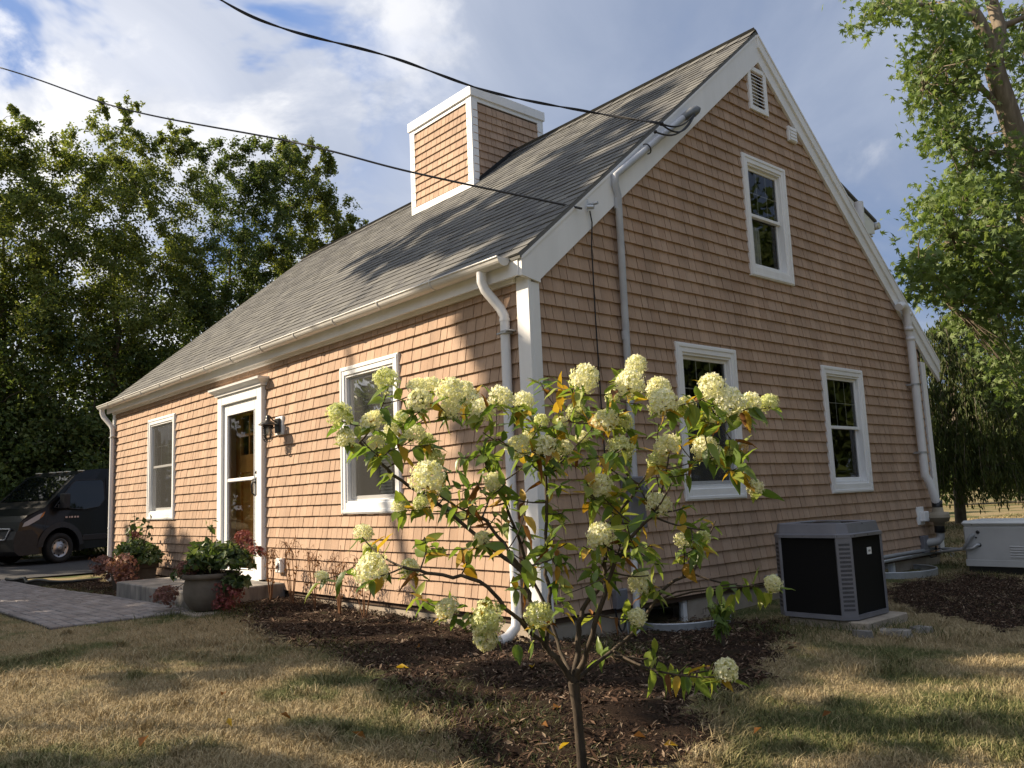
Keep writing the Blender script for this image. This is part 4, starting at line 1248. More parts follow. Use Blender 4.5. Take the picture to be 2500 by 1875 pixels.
# ---------------------------------------------------------------- overhead cables
def cable(name, label, pts, r, twist):
    """sagging line through 3-D points (quadratic-ish interpolation)"""
    pts = [np.array(p, float) for p in pts]
    out = []
    n = len(pts)
    for i in range(n - 1):
        p0 = pts[max(0, i - 1)]; p1 = pts[i]; p2 = pts[i + 1]; p3 = pts[min(n - 1, i + 2)]
        if i == 0: p0 = 2 * p1 - p2
        if i == n - 2: p3 = 2 * p2 - p1
        for s in range(24):
            t = s / 24
            out.append(.5 * ((2 * p1) + (-p0 + p2) * t + (2 * p0 - 5 * p1 + 4 * p2 - p3) * t * t + (-p0 + 3 * p1 - 3 * p2 + p3) * t ** 3))
    out.append(pts[-1])
    o = thing(name, label, 'cable', tuple(out[-1]))
    def strand(nm, f):
        m = MB(); m.tube([f(i, p) - out[-1] for i, p in enumerate(out)], r, 7); m.build(nm, CABLE_M, o)
    if twist:
        L = np.cumsum([0] + [np.linalg.norm(b - a) for a, b in zip(out[:-1], out[1:])])
        dense = []
        for k in np.linspace(0, L[-1], 260):
            i = min(np.searchsorted(L, k, side='right') - 1, len(out) - 2); u = (k - L[i]) / (L[i + 1] - L[i]); dense.append(out[i] * (1 - u) + out[i + 1] * u)
        out = dense
        LL = np.linspace(0, L[-1], 260)
        for s in (0, 1):
            strand('strand', lambda i, p, s=s: p + np.array([0, math.cos(LL[i] * 7 + s * math.pi), math.sin(LL[i] * 7 + s * math.pi)]) * r * .95)
    else:
        strand('strand', lambda i, p: p)
    return o
end1 = on(0, .12, 1420, 509)
cable('overhead_cable', 'thin straight overhead cable running in from the left to the low rake clamp', [at(-420, 55, 15.5), at(0, 165, 12.6), at(300, 265, 11.0), at(712, 346 + .0, 9.2), at(1000, 419, 8.2), end1], .0105, False)
end2 = on(0, .16, 1612, 301)
c2 = cable('overhead_cable', 'heavy twisted overhead cable sagging down to the weatherhead high on the gable', [at(300, -170, 6.6), at(540, 0, 6.9), at(700, 72, 7.15), at(950, 138, 7.55), at(1200, 225, 7.95), at(1450, 275, 8.35), end2], .0076, True)
m = MB(); e = np.array(end2)
for q, s in ((e + np.array([0, .02, .0]), .022), (on(0, .16, 1600, 322), .018)):
    m.lathe([(0, -s), (s * .8, -s * .7), (s, 0), (s * .8, s * .7), (0, s)], tuple(q - np.array(c2.location)), 8)
m.build('splice', CABLE_M, c2)

# ---------------------------------------------------------------- van
def van():
    wc = on_ground(140, 1378)
    yaw = math.radians(-66)
    t = thing('van', 'black cargo van parked on the driveway left of the house, nose towards the street', 'van', (float(wc[0]), float(wc[1]), float(ground_z(wc[0])) + .03), yaw)
    # local frame: +x forward, +y = its left side (faces the house); wheel contact of the front left wheel is the origin
    PAINT, tt, bb = principled('black_paint', (.006, .007, .009), .28, .35)
    PLAST = mottled('black_plastic', (.012, .012, .013), (.018, .018, .02), 10, .55, .4, .05)
    RUB = mottled('tyre_rubber', (.012, .012, .012), (.02, .02, .02), 10, .8, .3, .1)
    RIM = mottled('steel_rim', (.28, .28, .29), (.38, .38, .39), 8, .35, .5, 0, 40, .8)
    yl, yr = .10, -1.90; R = .36
    # body side outline (x, z)
    prof = [(-5.1, .32), (-5.1, 2.18), (-4.9, 2.26), (-1.2, 2.28), (-.75, 2.24), (-.42, 2.12), (.30, 1.47), (.46, 1.33), (.80, 1.16), (.93, 1.02), (.97, .80), (.98, .45), (.90, .28), (.62, .26)]
    arch = [(.50 * math.cos(a), R + .50 * math.sin(a)) for a in np.linspace(-.2, math.pi + .2, 14)]
    prof2 = prof + [(x, z) for x, z in arch] + [(-.7, .30)]
    m = MB()
    n = len(prof2)
    def inset(x, z): 
        e = .0
        if z > 1.25: e = (z - 1.25) * .11
        if x > .55: e += (x - .55) * .45
        return e
    L = [(x, yl - inset(x, z), z) for x, z in prof2]; Rr = [(x, yr + inset(x, z), z) for x, z in prof2]
    m.add(L, [tuple(range(n))]); m.add(Rr, [tuple(range(n))[::-1]])
    mm = len(prof)
    for i in range(mm - 1):
        m.add([L[i], L[i + 1], Rr[i + 1], Rr[i]], [(0, 1, 2, 3)])
    for i in range(mm, n - 1): m.add([L[i], L[i + 1], (L[i + 1][0], yl - .35, L[i + 1][2]), (L[i][0], yl - .35, L[i][2])], [(0, 1, 2, 3)])
    body = m.build('body', PAINT, t)
    def wheel(x, y, s):
        w = MB(); w.lathe([(.17, -.09), (.30, -.11), (.35, -.09), (R, -.03), (R, .05), (.35, .10), (.30, .115), (.225, .10), (.22, .06)], (x, y, R), 28, axis='y'); o = w.build('wheel', RUB, t)
        w = MB(); pr = [(.225, .095), (.215, .10), (.20, .06), (.16, .05), (.12, .075), (.075, .085), (.07, .11), (.03, .115), (0, .115)]
        w.lathe([(r, h * s) for r, h in pr], (x, y, R), 28, axis='y'); w.build('rim', RIM, o)
        for a in np.linspace(0, 2 * math.pi, 8, endpoint=False):
            h = MB(); h.lathe([(.024, .061 * s), (.0, .063 * s)], (x + .172 * math.cos(a), y, R + .172 * math.sin(a)), 8, axis='y'); h.build('rim_hole', PLAST, o)
    wheel(0, yl - .12, 1); wheel(0, yr + .12, -1); wheel(-3.45, yl - .12, 1); wheel(-3.45, yr + .12, -1)
    # windscreen
    g = MB(); k = lambda x, z, y: (x, y, z)
    a, b = (.27, 1.50), (-.40, 2.10); nrm = np.array([.67, 0, .74]) * .012
    g.add([np.array(p) + nrm for p in (k(a[0], a[1], yl - .14), k(a[0], a[1], yr + .14), k(b[0], b[1], yr + .22), k(b[0], b[1], yl - .22))], [(0, 1, 2, 3)]); 
    VGL, tv, bv = principled('dark_glass', (.003, .004, .005), .03, .5)
    g.build('windscreen', VGL, t)
    # side window
    g = MB(); pts = [(.20, 1.33), (-.30, 1.90), (-.42, 1.98), (-1.15, 2.0), (-1.22, 1.94), (-1.22, 1.50), (-1.05, 1.32), (-.62, 1.26)]
    g.add([(x, yl - inset(x, z) + .010, z) for x, z in pts], [tuple(range(len(pts)))]); g.build('side_window', VGL, t)
    g = MB(); g.tube([(x, yl - inset(x, z) + .012, z) for x, z in pts + pts[:1]], .012, 6); g.build('window_trim', PLAST, t)
    # door gaps and swage
    g = MB(); g.tube([(-1.30, yl - .09, 2.05), (-1.30, yl - .0, 1.25), (-1.30, yl + .003, .42)], .006, 5); g.tube([(.34, yl - .02, 1.32), (.36, yl + .001, 1.1), (.42, yl + .002, .85)], .006, 5); g.build('door_gap', PLAST, t)
    g = MB(); g.bbox((-3.0, yl - .01, .50), (-.58, yl + .022, .64), .01); g.build('side_moulding', PLAST, t)
    g = MB()
    for i in range(13):
        a0, a1 = .1 + (math.pi - .2) * i / 13, .1 + (math.pi - .2) * (i + 1) / 13
        q = lambda a, r, y: (r * math.cos(a), y, R + r * math.sin(a))
        for r0, r1, y0_, y1_ in ((.49, .62, yl + .03, yl + .012), (.49, .49, yl - .05, yl + .03)):
            g.add([q(a0, r0, y0_), q(a1, r0, y0_), q(a1, r1, y1_), q(a0, r1, y1_)], [(0, 1, 2, 3)])
    g.build('wheel_arch', PLAST, t)
    # headlight on the wing
    LENS, tl, bl_ = principled('lamp_lens', (.30, .32, .36), .08, .6); AMB, _, _ = principled('amber_lens', (.45, .16, .04), .15, .6)
    def hl(y_s):
        f = lambda x, z: (x, (yl - inset(x, z) + .012) if y_s > 0 else (yr + inset(x, z) - .012), z)
        g = MB(); pts = [(.46, 1.23), (.62, 1.16), (.86, 1.00), (.90, .90), (.78, .93), (.58, 1.06)]; g.add([f(*p) for p in pts], [tuple(range(6))]); o = g.build('headlight', LENS, t)
        g = MB(); pts = [(.44, 1.24), (.50, 1.21), (.58, 1.07), (.50, 1.13)]; g.add([(f(*p)[0], f(*p)[1] + .004 * y_s, f(*p)[2]) for p in pts], [(0, 1, 2, 3)]); g.build('amber_lens', AMB, o)
    hl(1); hl(-1)
    # bumper, grille
    g = MB(); pts = [(.55, .26), (.93, .24), (1.03, .34), (1.05, .62), (1.0, .80), (.70, .84), (.60, .70)]
    g.poly([(x, yl - inset(x, .5) + .01, z) for x, z in pts], (0, yr - yl + .5, 0)); g.build('bumper', PLAST, t)
    CHR = mottled('silver_trim', (.45, .47, .5), (.5, .52, .55), 5, .3, .5, 0, 40, .7)
    g = MB(); g.tube([(1.0, yl - .42, .86), (1.03, -.9, .88), (1.0, yr + .42, .86)], .022, 6); g.tube([(1.0, yl - .42, .86), (1.06, yl - .50, .62), (1.07, -.9, .60), (1.06, yr + .5, .62), (1.0, yr + .42, .86)], .018, 6); g.build('grille_surround', CHR, t)
    # mirror
    g = MB(); g.bbox((-.12, yl + .02, 1.30), (.14, yl + .06, 1.40), .015); g.bbox((-.04, yl + .05, 1.28), (.12, yl + .26, 1.66), .03); mo = g.build('mirror', PLAST, t)
    g = MB(); g.quad((-.045, yl + .08, 1.34), (-.045, yl + .23, 1.34), (-.045, yl + .23, 1.62), (-.045, yl + .08, 1.62)); g.build('mirror_glass', CHR, mo)
    # roof marker lamps
    m0 = None
    for k in range(5):
        y = [-.12, -.62, -.9, -1.18, -1.68][k]
        if m0 is None:
            g = MB(); g.bbox((-.08, -.06, 0), (.06, .06, .035), .015); m0 = g.build('marker_lamp', mottled('clear_lamp', (.5, .47, .38), (.6, .56, .45), 5, .2, .5, 0), t); o = m0
        else:
            o = m0.copy(); COL.objects.link(o); o.parent = t
        o.location = (-.66, y + .0, 2.205)
    # illegible door lettering: small blurred marks
    DEC = mottled('decal', (.45, .32, .28), (.6, .5, .45), 30, .5, .3, 0)
    g = MB(); rr = random.Random(2)
    for r_, z in enumerate((1.09,)):
        x = -.10
        while x > -.42:
            w = rr.uniform(.03, .06); g.box((x - w, yl + .001, z - .022), (x, yl + .004, z + .018)); x -= w + rr.uniform(.02, .04)
    g.build('door_decal', DEC, t)
van()
# ---------------------------------------------------------------- foliage builders
def unit(v): return v / (np.linalg.norm(v, axis=-1, keepdims=True) + 1e-9)
def leaf_cloud(C, size, rng, aspect=.55, up=.35, lobes=1, out=None, droop=0.0, fold=.18):
    """C (n,3) leaf centres -> (V, F quads); lobes=3 gives a maple-like outline"""
    n = len(C)
    nrm = rng.normal(size=(n, 3)); nrm[:, 2] = np.abs(nrm[:, 2]) * .8 + up
    if out is not None: nrm += out * .5
    nrm = unit(nrm)
    a = unit(np.cross(nrm, unit(rng.normal(size=(n, 3)))))
    if droop:
        a = unit(a * (1 - droop) + np.array([0, 0, -1.]) * droop); nrm = unit(nrm - a * (nrm * a).sum(1, keepdims=True))
    b = np.cross(nrm, a)
    s = (size * rng.uniform(.65, 1.25, n))[:, None]
    if lobes == 1:
        tip = C + a * s * .5 - nrm * s * fold; base = C - a * s * .5
        l = C + b * s * aspect * .5 + nrm * s * fold * .6; r = C - b * s * aspect * .5 + nrm * s * fold * .6
        V = np.stack([base, r, tip, l], 1).reshape(-1, 3)
        F = np.arange(4 * n).reshape(n, 4)
        return V, F
    base = C - a * s * .45
    pts = [base]
    for ang, ln in ((-1.15, .55), (-.75, .33), (-.5, .78), (-.25, .45), (0, 1.0), (.25, .45), (.5, .78), (.75, .33), (1.15, .55)):
        pts.append(base + (a * math.cos(ang) + b * math.sin(ang)) * s * ln - nrm * s * fold * (abs(ang) * .5 + .3 * ln))
    V = np.stack(pts, 1).reshape(-1, 3); k = 10
    o = np.arange(n)[:, None] * k
    F = np.concatenate([o + np.array([[0, 1, 2, 3]]), o + np.array([[0, 3, 4, 5]]), o + np.array([[0, 5, 6, 7]]), o + np.array([[0, 7, 8, 9]])], 0)
    return V, F
def curve_pts(a, b, sag, n=8, wob=0.0, rng=None):
    a = np.array(a, float); b = np.array(b, float); out = []
    for i in range(n):
        t = i / (n - 1); p = a * (1 - t) + b * t; p[2] += sag * 4 * t * (1 - t)
        if wob and 0 < i < n - 1: p = p + rng.normal(size=3) * wob
        out.append(p)
    return out
def grow(base, tips, rng, trunk_r, lean=(0, 0), split=.25, min_r=.018, top=None, sub=2):
    """simple skeleton: trunk up through the crown, each tip hung on the nearest lower node"""
    mb = MB(); base = np.array(base, float)
    tips = sorted([np.array(t, float) for t in tips], key=lambda p: p[2])
    topz = max(t[2] for t in tips) if top is None else top
    cen = np.mean(tips, 0)
    topz = base[2] + (topz - base[2]) * .72 if top is None else topz
    H = topz - base[2]
    nodes = []
    tp = []
    for i in range(10):
        t = i / 9
        p = base * (1 - t) + np.array([cen[0] * .7 + tips[-1][0] * .3, cen[1] * .7 + tips[-1][1] * .3, topz]) * t
        p[:2] += rng.normal(size=2) * .03 * H * .3 * (1 if 0 < i else 0)
        tp.append(p); nodes.append((p, trunk_r * (1 - .9 * t), i))
    mb.tube(tp, [trunk_r * (1.25 if i == 0 else 1) * (1 - .9 * i / 9) + .01 for i in range(10)], 9)
    limbs = [(p, r) for p, r, i in nodes if i / 9 >= split]
    for tip in tips:
        best = None
        for (p, r) in limbs:
            d = tip - p
            if d[2] < .12 * np.linalg.norm(d) - .1: continue
            cst = np.linalg.norm(d) * (1 + .4 * (r < .03)) + max(0, -d[2]) * 2
            if best is None or cst < best[0]: best = (cst, p, r)
        if best is None: p, r = limbs[0]
        else: _, p, r = best
        L = np.linalg.norm(tip - p)
        if L < .05: continue
        pts = curve_pts(p, tip, L * rng.uniform(-.02, .10), 7, L * .022, rng)
        r0 = min(r * .75, .012 + L * .022)
        rs = np.linspace(r0, min_r * .4, 7)
        mb.tube(pts, list(rs), 6, cap=False)
        for i in (2, 4, 5): limbs.append((pts[i], rs[i]))
    return mb
def tree(name, label, base, clumps, nleaf, size, mat, trunk_r, seed, group=None, aspect=.55, up=.35, lobes=1, spread=.55, flat=.7, split=.22, bark=None, droop=0., ntip=None, ind=0):
    """clumps: list of (centre, radius) – leaves gather in many small sprays inside each"""
    R = np.random.default_rng(seed)
    t = thing(name, label, 'tree', tuple(base), 0, group)
    base = np.array(base, float)
    tips = []; C = []; O = []
    tot = sum(r ** 2 for _, r in clumps)
    for (c, r) in clumps:
        c = np.array(c, float); n = max(3, int(round((ntip or 150) * r ** 2 / tot)))
        d = unit(R.normal(size=(n, 3))); rad = r * R.uniform(.25, 1.0, n)[:, None] ** .6
        P = c + d * rad * np.array([1, 1, flat])
        nl = int(nleaf * r ** 2 / tot / n)
        for p in P:
            tips.append(p)
            m = max(3, int(nl * R.uniform(.4, 1.6)))
            # leaves strung along a few twigs
            k = R.integers(3, 6)
            for _ in range(k):
                dirn = unit(R.normal(size=3) + np.array([0, 0, .15]) + .8 * unit(p - c))
                u = R.uniform(-.2, 1, m // k + 1)[:, None]
                q = p + dirn * u * spread * r * .5 + R.normal(size=(m // k + 1, 3)) * spread * .16 * r * .5
                q[:, 2] -= (u[:, 0] ** 2) * spread * r * .12
                C.append(q); O.append(np.repeat(unit((q.mean(0) - c))[None], len(q), 0))
    C = np.concatenate(C); O = np.concatenate(O)
    sel = tips if len(tips) < 260 else [tips[i] for i in R.choice(len(tips), 260, replace=False)]
    g = grow(np.zeros(3), [p - base for p in sel], R, trunk_r, split=split)
    g.build('trunk', bark or BARK, t, fix=False)
    V, F = leaf_cloud(C - base, size, R, aspect, up, lobes, O, droop)
    k = V.shape[0] // len(C); fk = F.shape[0] // len(C)
    if ind:
        q, w = proj(C); ok = (q[:, 0] > 10) & (q[:, 0] < 2490) & (q[:, 1] > 10) & (q[:, 1] < 1865) & (w > 0)
        sc = np.where(ok, w, 1e6); pick = np.argsort(sc)[:ind]
        keep = np.ones(len(C), bool); keep[pick] = False
        for i in pick:
            ii = int(i)
            fr = np.arange(k).reshape(-1)
            fl = np.array([[0, 1, 2, 3]]) if lobes == 1 else np.array([[0, 1, 2, 3], [0, 3, 4, 5], [0, 5, 6, 7], [0, 7, 8, 9]])
            vv = V[ii * k:(ii + 1) * k]; cc = vv.mean(0)
            o = np_mesh('leaf', vv - cc, fl, mat, t); o.location = cc
        idx = np.nonzero(keep)[0]
        V = V.reshape(len(C), k, 3)[idx].reshape(-1, 3)
        n = len(idx)
        if lobes == 1: F = np.arange(4 * n).reshape(n, 4)
        else:
            o_ = np.arange(n)[:, None] * k
            F = np.concatenate([o_ + np.array([[0, 1, 2, 3]]), o_ + np.array([[0, 3, 4, 5]]), o_ + np.array([[0, 5, 6, 7]]), o_ + np.array([[0, 7, 8, 9]])], 0)
    np_mesh('crown', V, F, mat, t)
    return t

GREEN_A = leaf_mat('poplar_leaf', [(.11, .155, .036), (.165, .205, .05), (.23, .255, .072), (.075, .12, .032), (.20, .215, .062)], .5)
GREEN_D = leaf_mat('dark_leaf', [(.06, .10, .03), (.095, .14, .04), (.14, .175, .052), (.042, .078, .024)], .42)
MAPLE = leaf_mat('maple_leaf', [(.115, .18, .05), (.16, .23, .07), (.205, .265, .095), (.09, .145, .042)], .42)
WEEP = leaf_mat('weeping_leaf', [(.05, .08, .026), (.075, .11, .034), (.13, .15, .045), (.045, .075, .025)], .35)

D_ = lambda x, y, d: at(x * 1.1302, y * 1.1302, d)   # photograph seen at 2212 px
# ---------------------------------------------------------------- trees left of the house
def left_trees():
    # tall loose tree
    b = D_(262, 1075, 27); b[2] = ground_z(b[0])
    cl = [(D_(250, 235, 27), .75), (D_(215, 330, 26.6), 1.4), (D_(300, 330, 27.4), 1.3), (D_(140, 400, 26.2), 1.5), (D_(250, 450, 26), 1.8), (D_(350, 420, 27.5), 1.4), (D_(385, 300, 28), .9),
          (D_(180, 560, 26), 1.9), (D_(320, 560, 27), 1.8), (D_(100, 690, 25.5), 1.9), (D_(250, 700, 26), 2.0), (D_(395, 560, 28), 1.2)]
    tree('tall_tree', 'tallest yellowish green tree behind the driveway, crossed by the thin overhead cable', b, cl, 52000, .112, GREEN_A, .24, 21, 'trees left of the house', .6, .3, spread=.7, ntip=330)
    b = D_(20, 1075, 25); b[2] = ground_z(b[0])
    cl = [(D_(15, 260, 25), .7), (D_(70, 330, 25), 1.1), (D_(10, 400, 24.5), 1.4), (D_(-60, 330, 25), 1.4), (D_(60, 500, 24.5), 1.5), (D_(-40, 560, 24.5), 1.9), (D_(40, 650, 24.0), 1.5)]
    tree('tall_tree', 'tree at the left edge of the picture beside the tallest tree', b, cl, 30000, .112, GREEN_A, .2, 22, 'trees left of the house', .6, .3, spread=.7, ntip=190)
    b = D_(455, 1075, 30); b[2] = ground_z(b[0])
    cl = [(D_(480, 330, 30), 1.1), (D_(575, 345, 30), 1.2), (D_(500, 440, 30), 1.6), (D_(600, 430, 30), 1.4), (D_(470, 560, 29), 1.7), (D_(430, 650, 29), 1.6), (D_(560, 540, 30), 1.2), (D_(540, 620, 30), 1.0)]
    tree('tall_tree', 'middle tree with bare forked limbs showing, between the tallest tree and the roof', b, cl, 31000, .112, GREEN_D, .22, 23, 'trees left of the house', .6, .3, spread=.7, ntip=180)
    b = D_(640, 1075, 32); b[2] = ground_z(b[0])
    cl = [(D_(640, 345, 32), 1.0), (D_(690, 345, 32), .9), (D_(660, 430, 32), 1.4), (D_(710, 480, 32), 1.3), (D_(640, 540, 32), 1.4), (D_(760, 490, 32), .85), (D_(720, 560, 32), 1.3), (D_(600, 600, 31), 1.2)]
    tree('tall_tree', 'tree standing closest to the chimney, its crown meeting the left roof slope', b, cl, 30000, .112, GREEN_A, .2, 24, 'trees left of the house', .6, .3, spread=.7, ntip=180)
    # dense lower trees
    for k, (x, y, d, r, lab) in enumerate(((60, 800, 25, 2.3, 'dense dark lower tree above the van windscreen'), (200, 830, 26, 2.3, 'dense dark lower tree behind the left downspout'), (330, 740, 28, 2.2, 'dense dark lower tree rising over the left gutter end'), (-60, 780, 24, 2.4, 'dense dark lower tree at the left edge behind the van bonnet'), (470, 720, 30, 2.0, 'dense dark lower tree hugging the left roof slope'))):
        c = D_(x, y, d); b = c.copy(); b[2] = ground_z(b[0])
        cl = [(c, r), (c + np.array([.4, .8, -2.3]), r * .95), (c + np.array([-.3, -.9, -2.0]), r * .9), (c + np.array([.6, -.3, -3.6]), r * .9)]
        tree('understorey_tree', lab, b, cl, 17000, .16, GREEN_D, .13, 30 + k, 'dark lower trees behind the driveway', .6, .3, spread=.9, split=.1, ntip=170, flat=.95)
left_trees()

# ---------------------------------------------------------------- right hand trees
def maple():
    R = np.random.default_rng(5)
    base = np.array([1.5, 11.9, -.08])
    t = thing('maple_tree', 'big maple with a leaning forked grey trunk at the right edge', 'tree', tuple(base))
    m = MB()
    f = D_(2148, 150, 14)
    A = [base, D_(2290, 820, 14.4), D_(2238, 560, 14.2), D_(2212, 400, 14.1), D_(2190, 280, 14), f]
    m.tube([p - base for p in A], [.30, .23, .19, .18, .17, .15], 14)
    m.tube([p - base for p in (D_(2185, 255, 14), D_(2146, 110, 14), D_(2112, 40, 14), D_(2072, -20, 14), D_(2030, -140, 14.2), D_(2010, -330, 14.4))], [.11, .105, .10, .095, .08, .05], 12)
    m.tube([p - base for p in (f, D_(2160, 60, 14.1), D_(2138, -10, 14.2), D_(2140, -150, 14.4), D_(2160, -350, 14.8))], [.13, .105, .095, .085, .05], 12)
    limbs = [(D_(2185, 255, 14), D_(2120, 190, 14), D_(2070, 110, 14), D_(2010, 50, 13.8)), (D_(2120, 190, 14), D_(2050, 200, 13.6), D_(1995, 190, 13.3)),
             (D_(2112, 40, 14), D_(2000, 10, 13.6), D_(1900, 10, 13.2)), (D_(2230, 520, 14.2), D_(2150, 480, 13.6), D_(2060, 520, 13.2), D_(1980, 580, 13)),
             (D_(2238, 560, 14.2), D_(2140, 600, 14), D_(2050, 660, 13.8)), (D_(2160, 60, 14.1), D_(2230, 30, 14), D_(2300, -40, 14)), (D_(2200, 330, 14), D_(2110, 330, 13.7), D_(2040, 290, 13.4))]
    for L in limbs: m.tube([p - base for p in L], list(np.linspace(.06, .02, len(L))), 7, cap=False)
    sprays = []
    def along(xy, d, n, s, nl, sp):
        for (x, y) in xy:
            for _ in range(n): sprays.append((D_(x + R.normal() * s, y + R.normal() * s * .55, d + R.normal() * .5), sp, nl))
    # small drooping sprays (named by where the photograph shows them)
    along([(1880, 30), (1900, 12), (1925, 25), (1950, 20), (1872, 62), (1960, 5)], 13.2, 3, 8, 26, .16)
    along([(1990, 20), (2010, 55), (2040, 40), (2000, 90), (2050, 90), (2030, 120)], 13.6, 5, 14, 30, .2)
    along([(1985, 130), (2020, 150), (2060, 150), (2000, 185), (2050, 190), (2090, 140), (1985, 155), (2095, 100)], 13.6, 5, 14, 30, .2)
    along([(1985, 205), (2010, 215), (2040, 230), (2070, 225), (1985, 225), (2000, 262), (2030, 260), (2050, 280), (1995, 290), (2070, 260)], 13.5, 3, 9, 26, .16)
    along([(2050, 300), (2035, 325), (2010, 310), (2085, 310), (2110, 240), (2105, 280)], 13.5, 3, 10, 26, .17)
    along([(2110, 60), (2130, 90), (2170, 40), (2190, 90), (2205, 30), (2200, 150), (2212, 200), (2120, 150), (2195, 120)], 14.6, 4, 14, 30, .22)
    along([(2110, 330), (2140, 350), (2090, 360), (2165, 310), (2120, 390), (2160, 400), (2190, 330), (2200, 380)], 13.8, 5, 16, 32, .22)
    along([(1965, 575), (1995, 560), (2025, 560), (1975, 595), (2005, 590)], 13.1, 4, 8, 28, .16)
    along([(2010, 440), (2050, 430), (2090, 430), (2130, 440), (2170, 450), (2210, 440), (2060, 400), (2100, 410), (2020, 455)], 13.4, 6, 14, 32, .22)
    along([(2030, 500), (2070, 490), (2110, 500), (2150, 500), (2190, 500), (2050, 530), (2090, 540), (2130, 550), (2180, 550), (2210, 540)], 13.4, 7, 16, 34, .24)
    along([(2040, 590), (2080, 590), (2120, 600), (2160, 610), (2200, 600), (2060, 630), (2110, 650), (2170, 660), (2210, 650), (2030, 620), (2000, 625)], 13.6, 7, 16, 34, .24)
    along([(2140, 710), (2190, 720), (2160, 760), (2210, 780), (2215, 850), (2180, 800), (2100, 690)], 13.9, 7, 20, 34, .26)
    along([(2260, 100), (2300, 0), (2280, 250), (2300, 450), (2280, 600), (2320, 700), (2200, -80), (2080, -80), (2000, -60), (1930, -50), (2130, -180), (2040, -200), (2240, -200)], 14.6, 7, 36, 26, .3)
    along([(2080, 20), (2105, 120), (2060, 60), (2090, 180), (2205, 90)], 13.0, 3, 12, 26, .18)
    C = []
    tips = []
    for (p, sp, nl) in sprays:
        n = int(nl * .74 * R.uniform(.6, 1.3)); sp = sp * .8; C.append(p + R.normal(size=(n, 3)) * sp * np.array([1, 1, .7])); tips.append(p)
    # twigs to each spray from the nearest limb point
    LP = [q for L in limbs for q in L] + A[2:] + [D_(2112, 40, 14), D_(2140, -150, 14.4), D_(2072, -20, 14)]
    LP = np.array(LP)
    for p in tips:
        q = LP[np.argmin(np.linalg.norm(LP - p, axis=1) + .0)]
        L = np.linalg.norm(p - q)
        m.tube([x - base for x in curve_pts(q, p, L * .08, 5, L * .02, R)], list(np.linspace(.014, .004, 5)), 4, cap=False)
    BM = mottled('maple_bark', (.13, .105, .078), (.27, .225, .17), 5, .95, .15, 1.0, 26, 0, (3, 3, .5))
    m.build('trunk', BM, t, fix=False)
    C = np.concatenate(C)
    V, F = leaf_cloud(C - base, .135, R, .9, .25, 3, None, .25, .22)
    k = 10; n = len(C)
    q, w = proj(C); ok = (q[:, 0] > 10) & (q[:, 0] < 2490) & (q[:, 1] > 10)
    pick = np.argsort(np.where(ok, w, 1e6))[:300]; keep = np.ones(n, bool); keep[pick] = False
    fl = np.array([[0, 1, 2, 3], [0, 3, 4, 5], [0, 5, 6, 7], [0, 7, 8, 9]])
    for i in pick:
        vv = V[i * k:(i + 1) * k]; cc = vv.mean(0); o = np_mesh('leaf', vv - cc, fl, MAPLE, t); o.location = cc
    V2 = V.reshape(n, k, 3)[keep].reshape(-1, 3); n2 = int(keep.sum()); o_ = np.arange(n2)[:, None] * k
    cr = np_mesh('crown', V2, np.concatenate([o_ + f[None] for f in fl], 0), MAPLE, t)
maple()

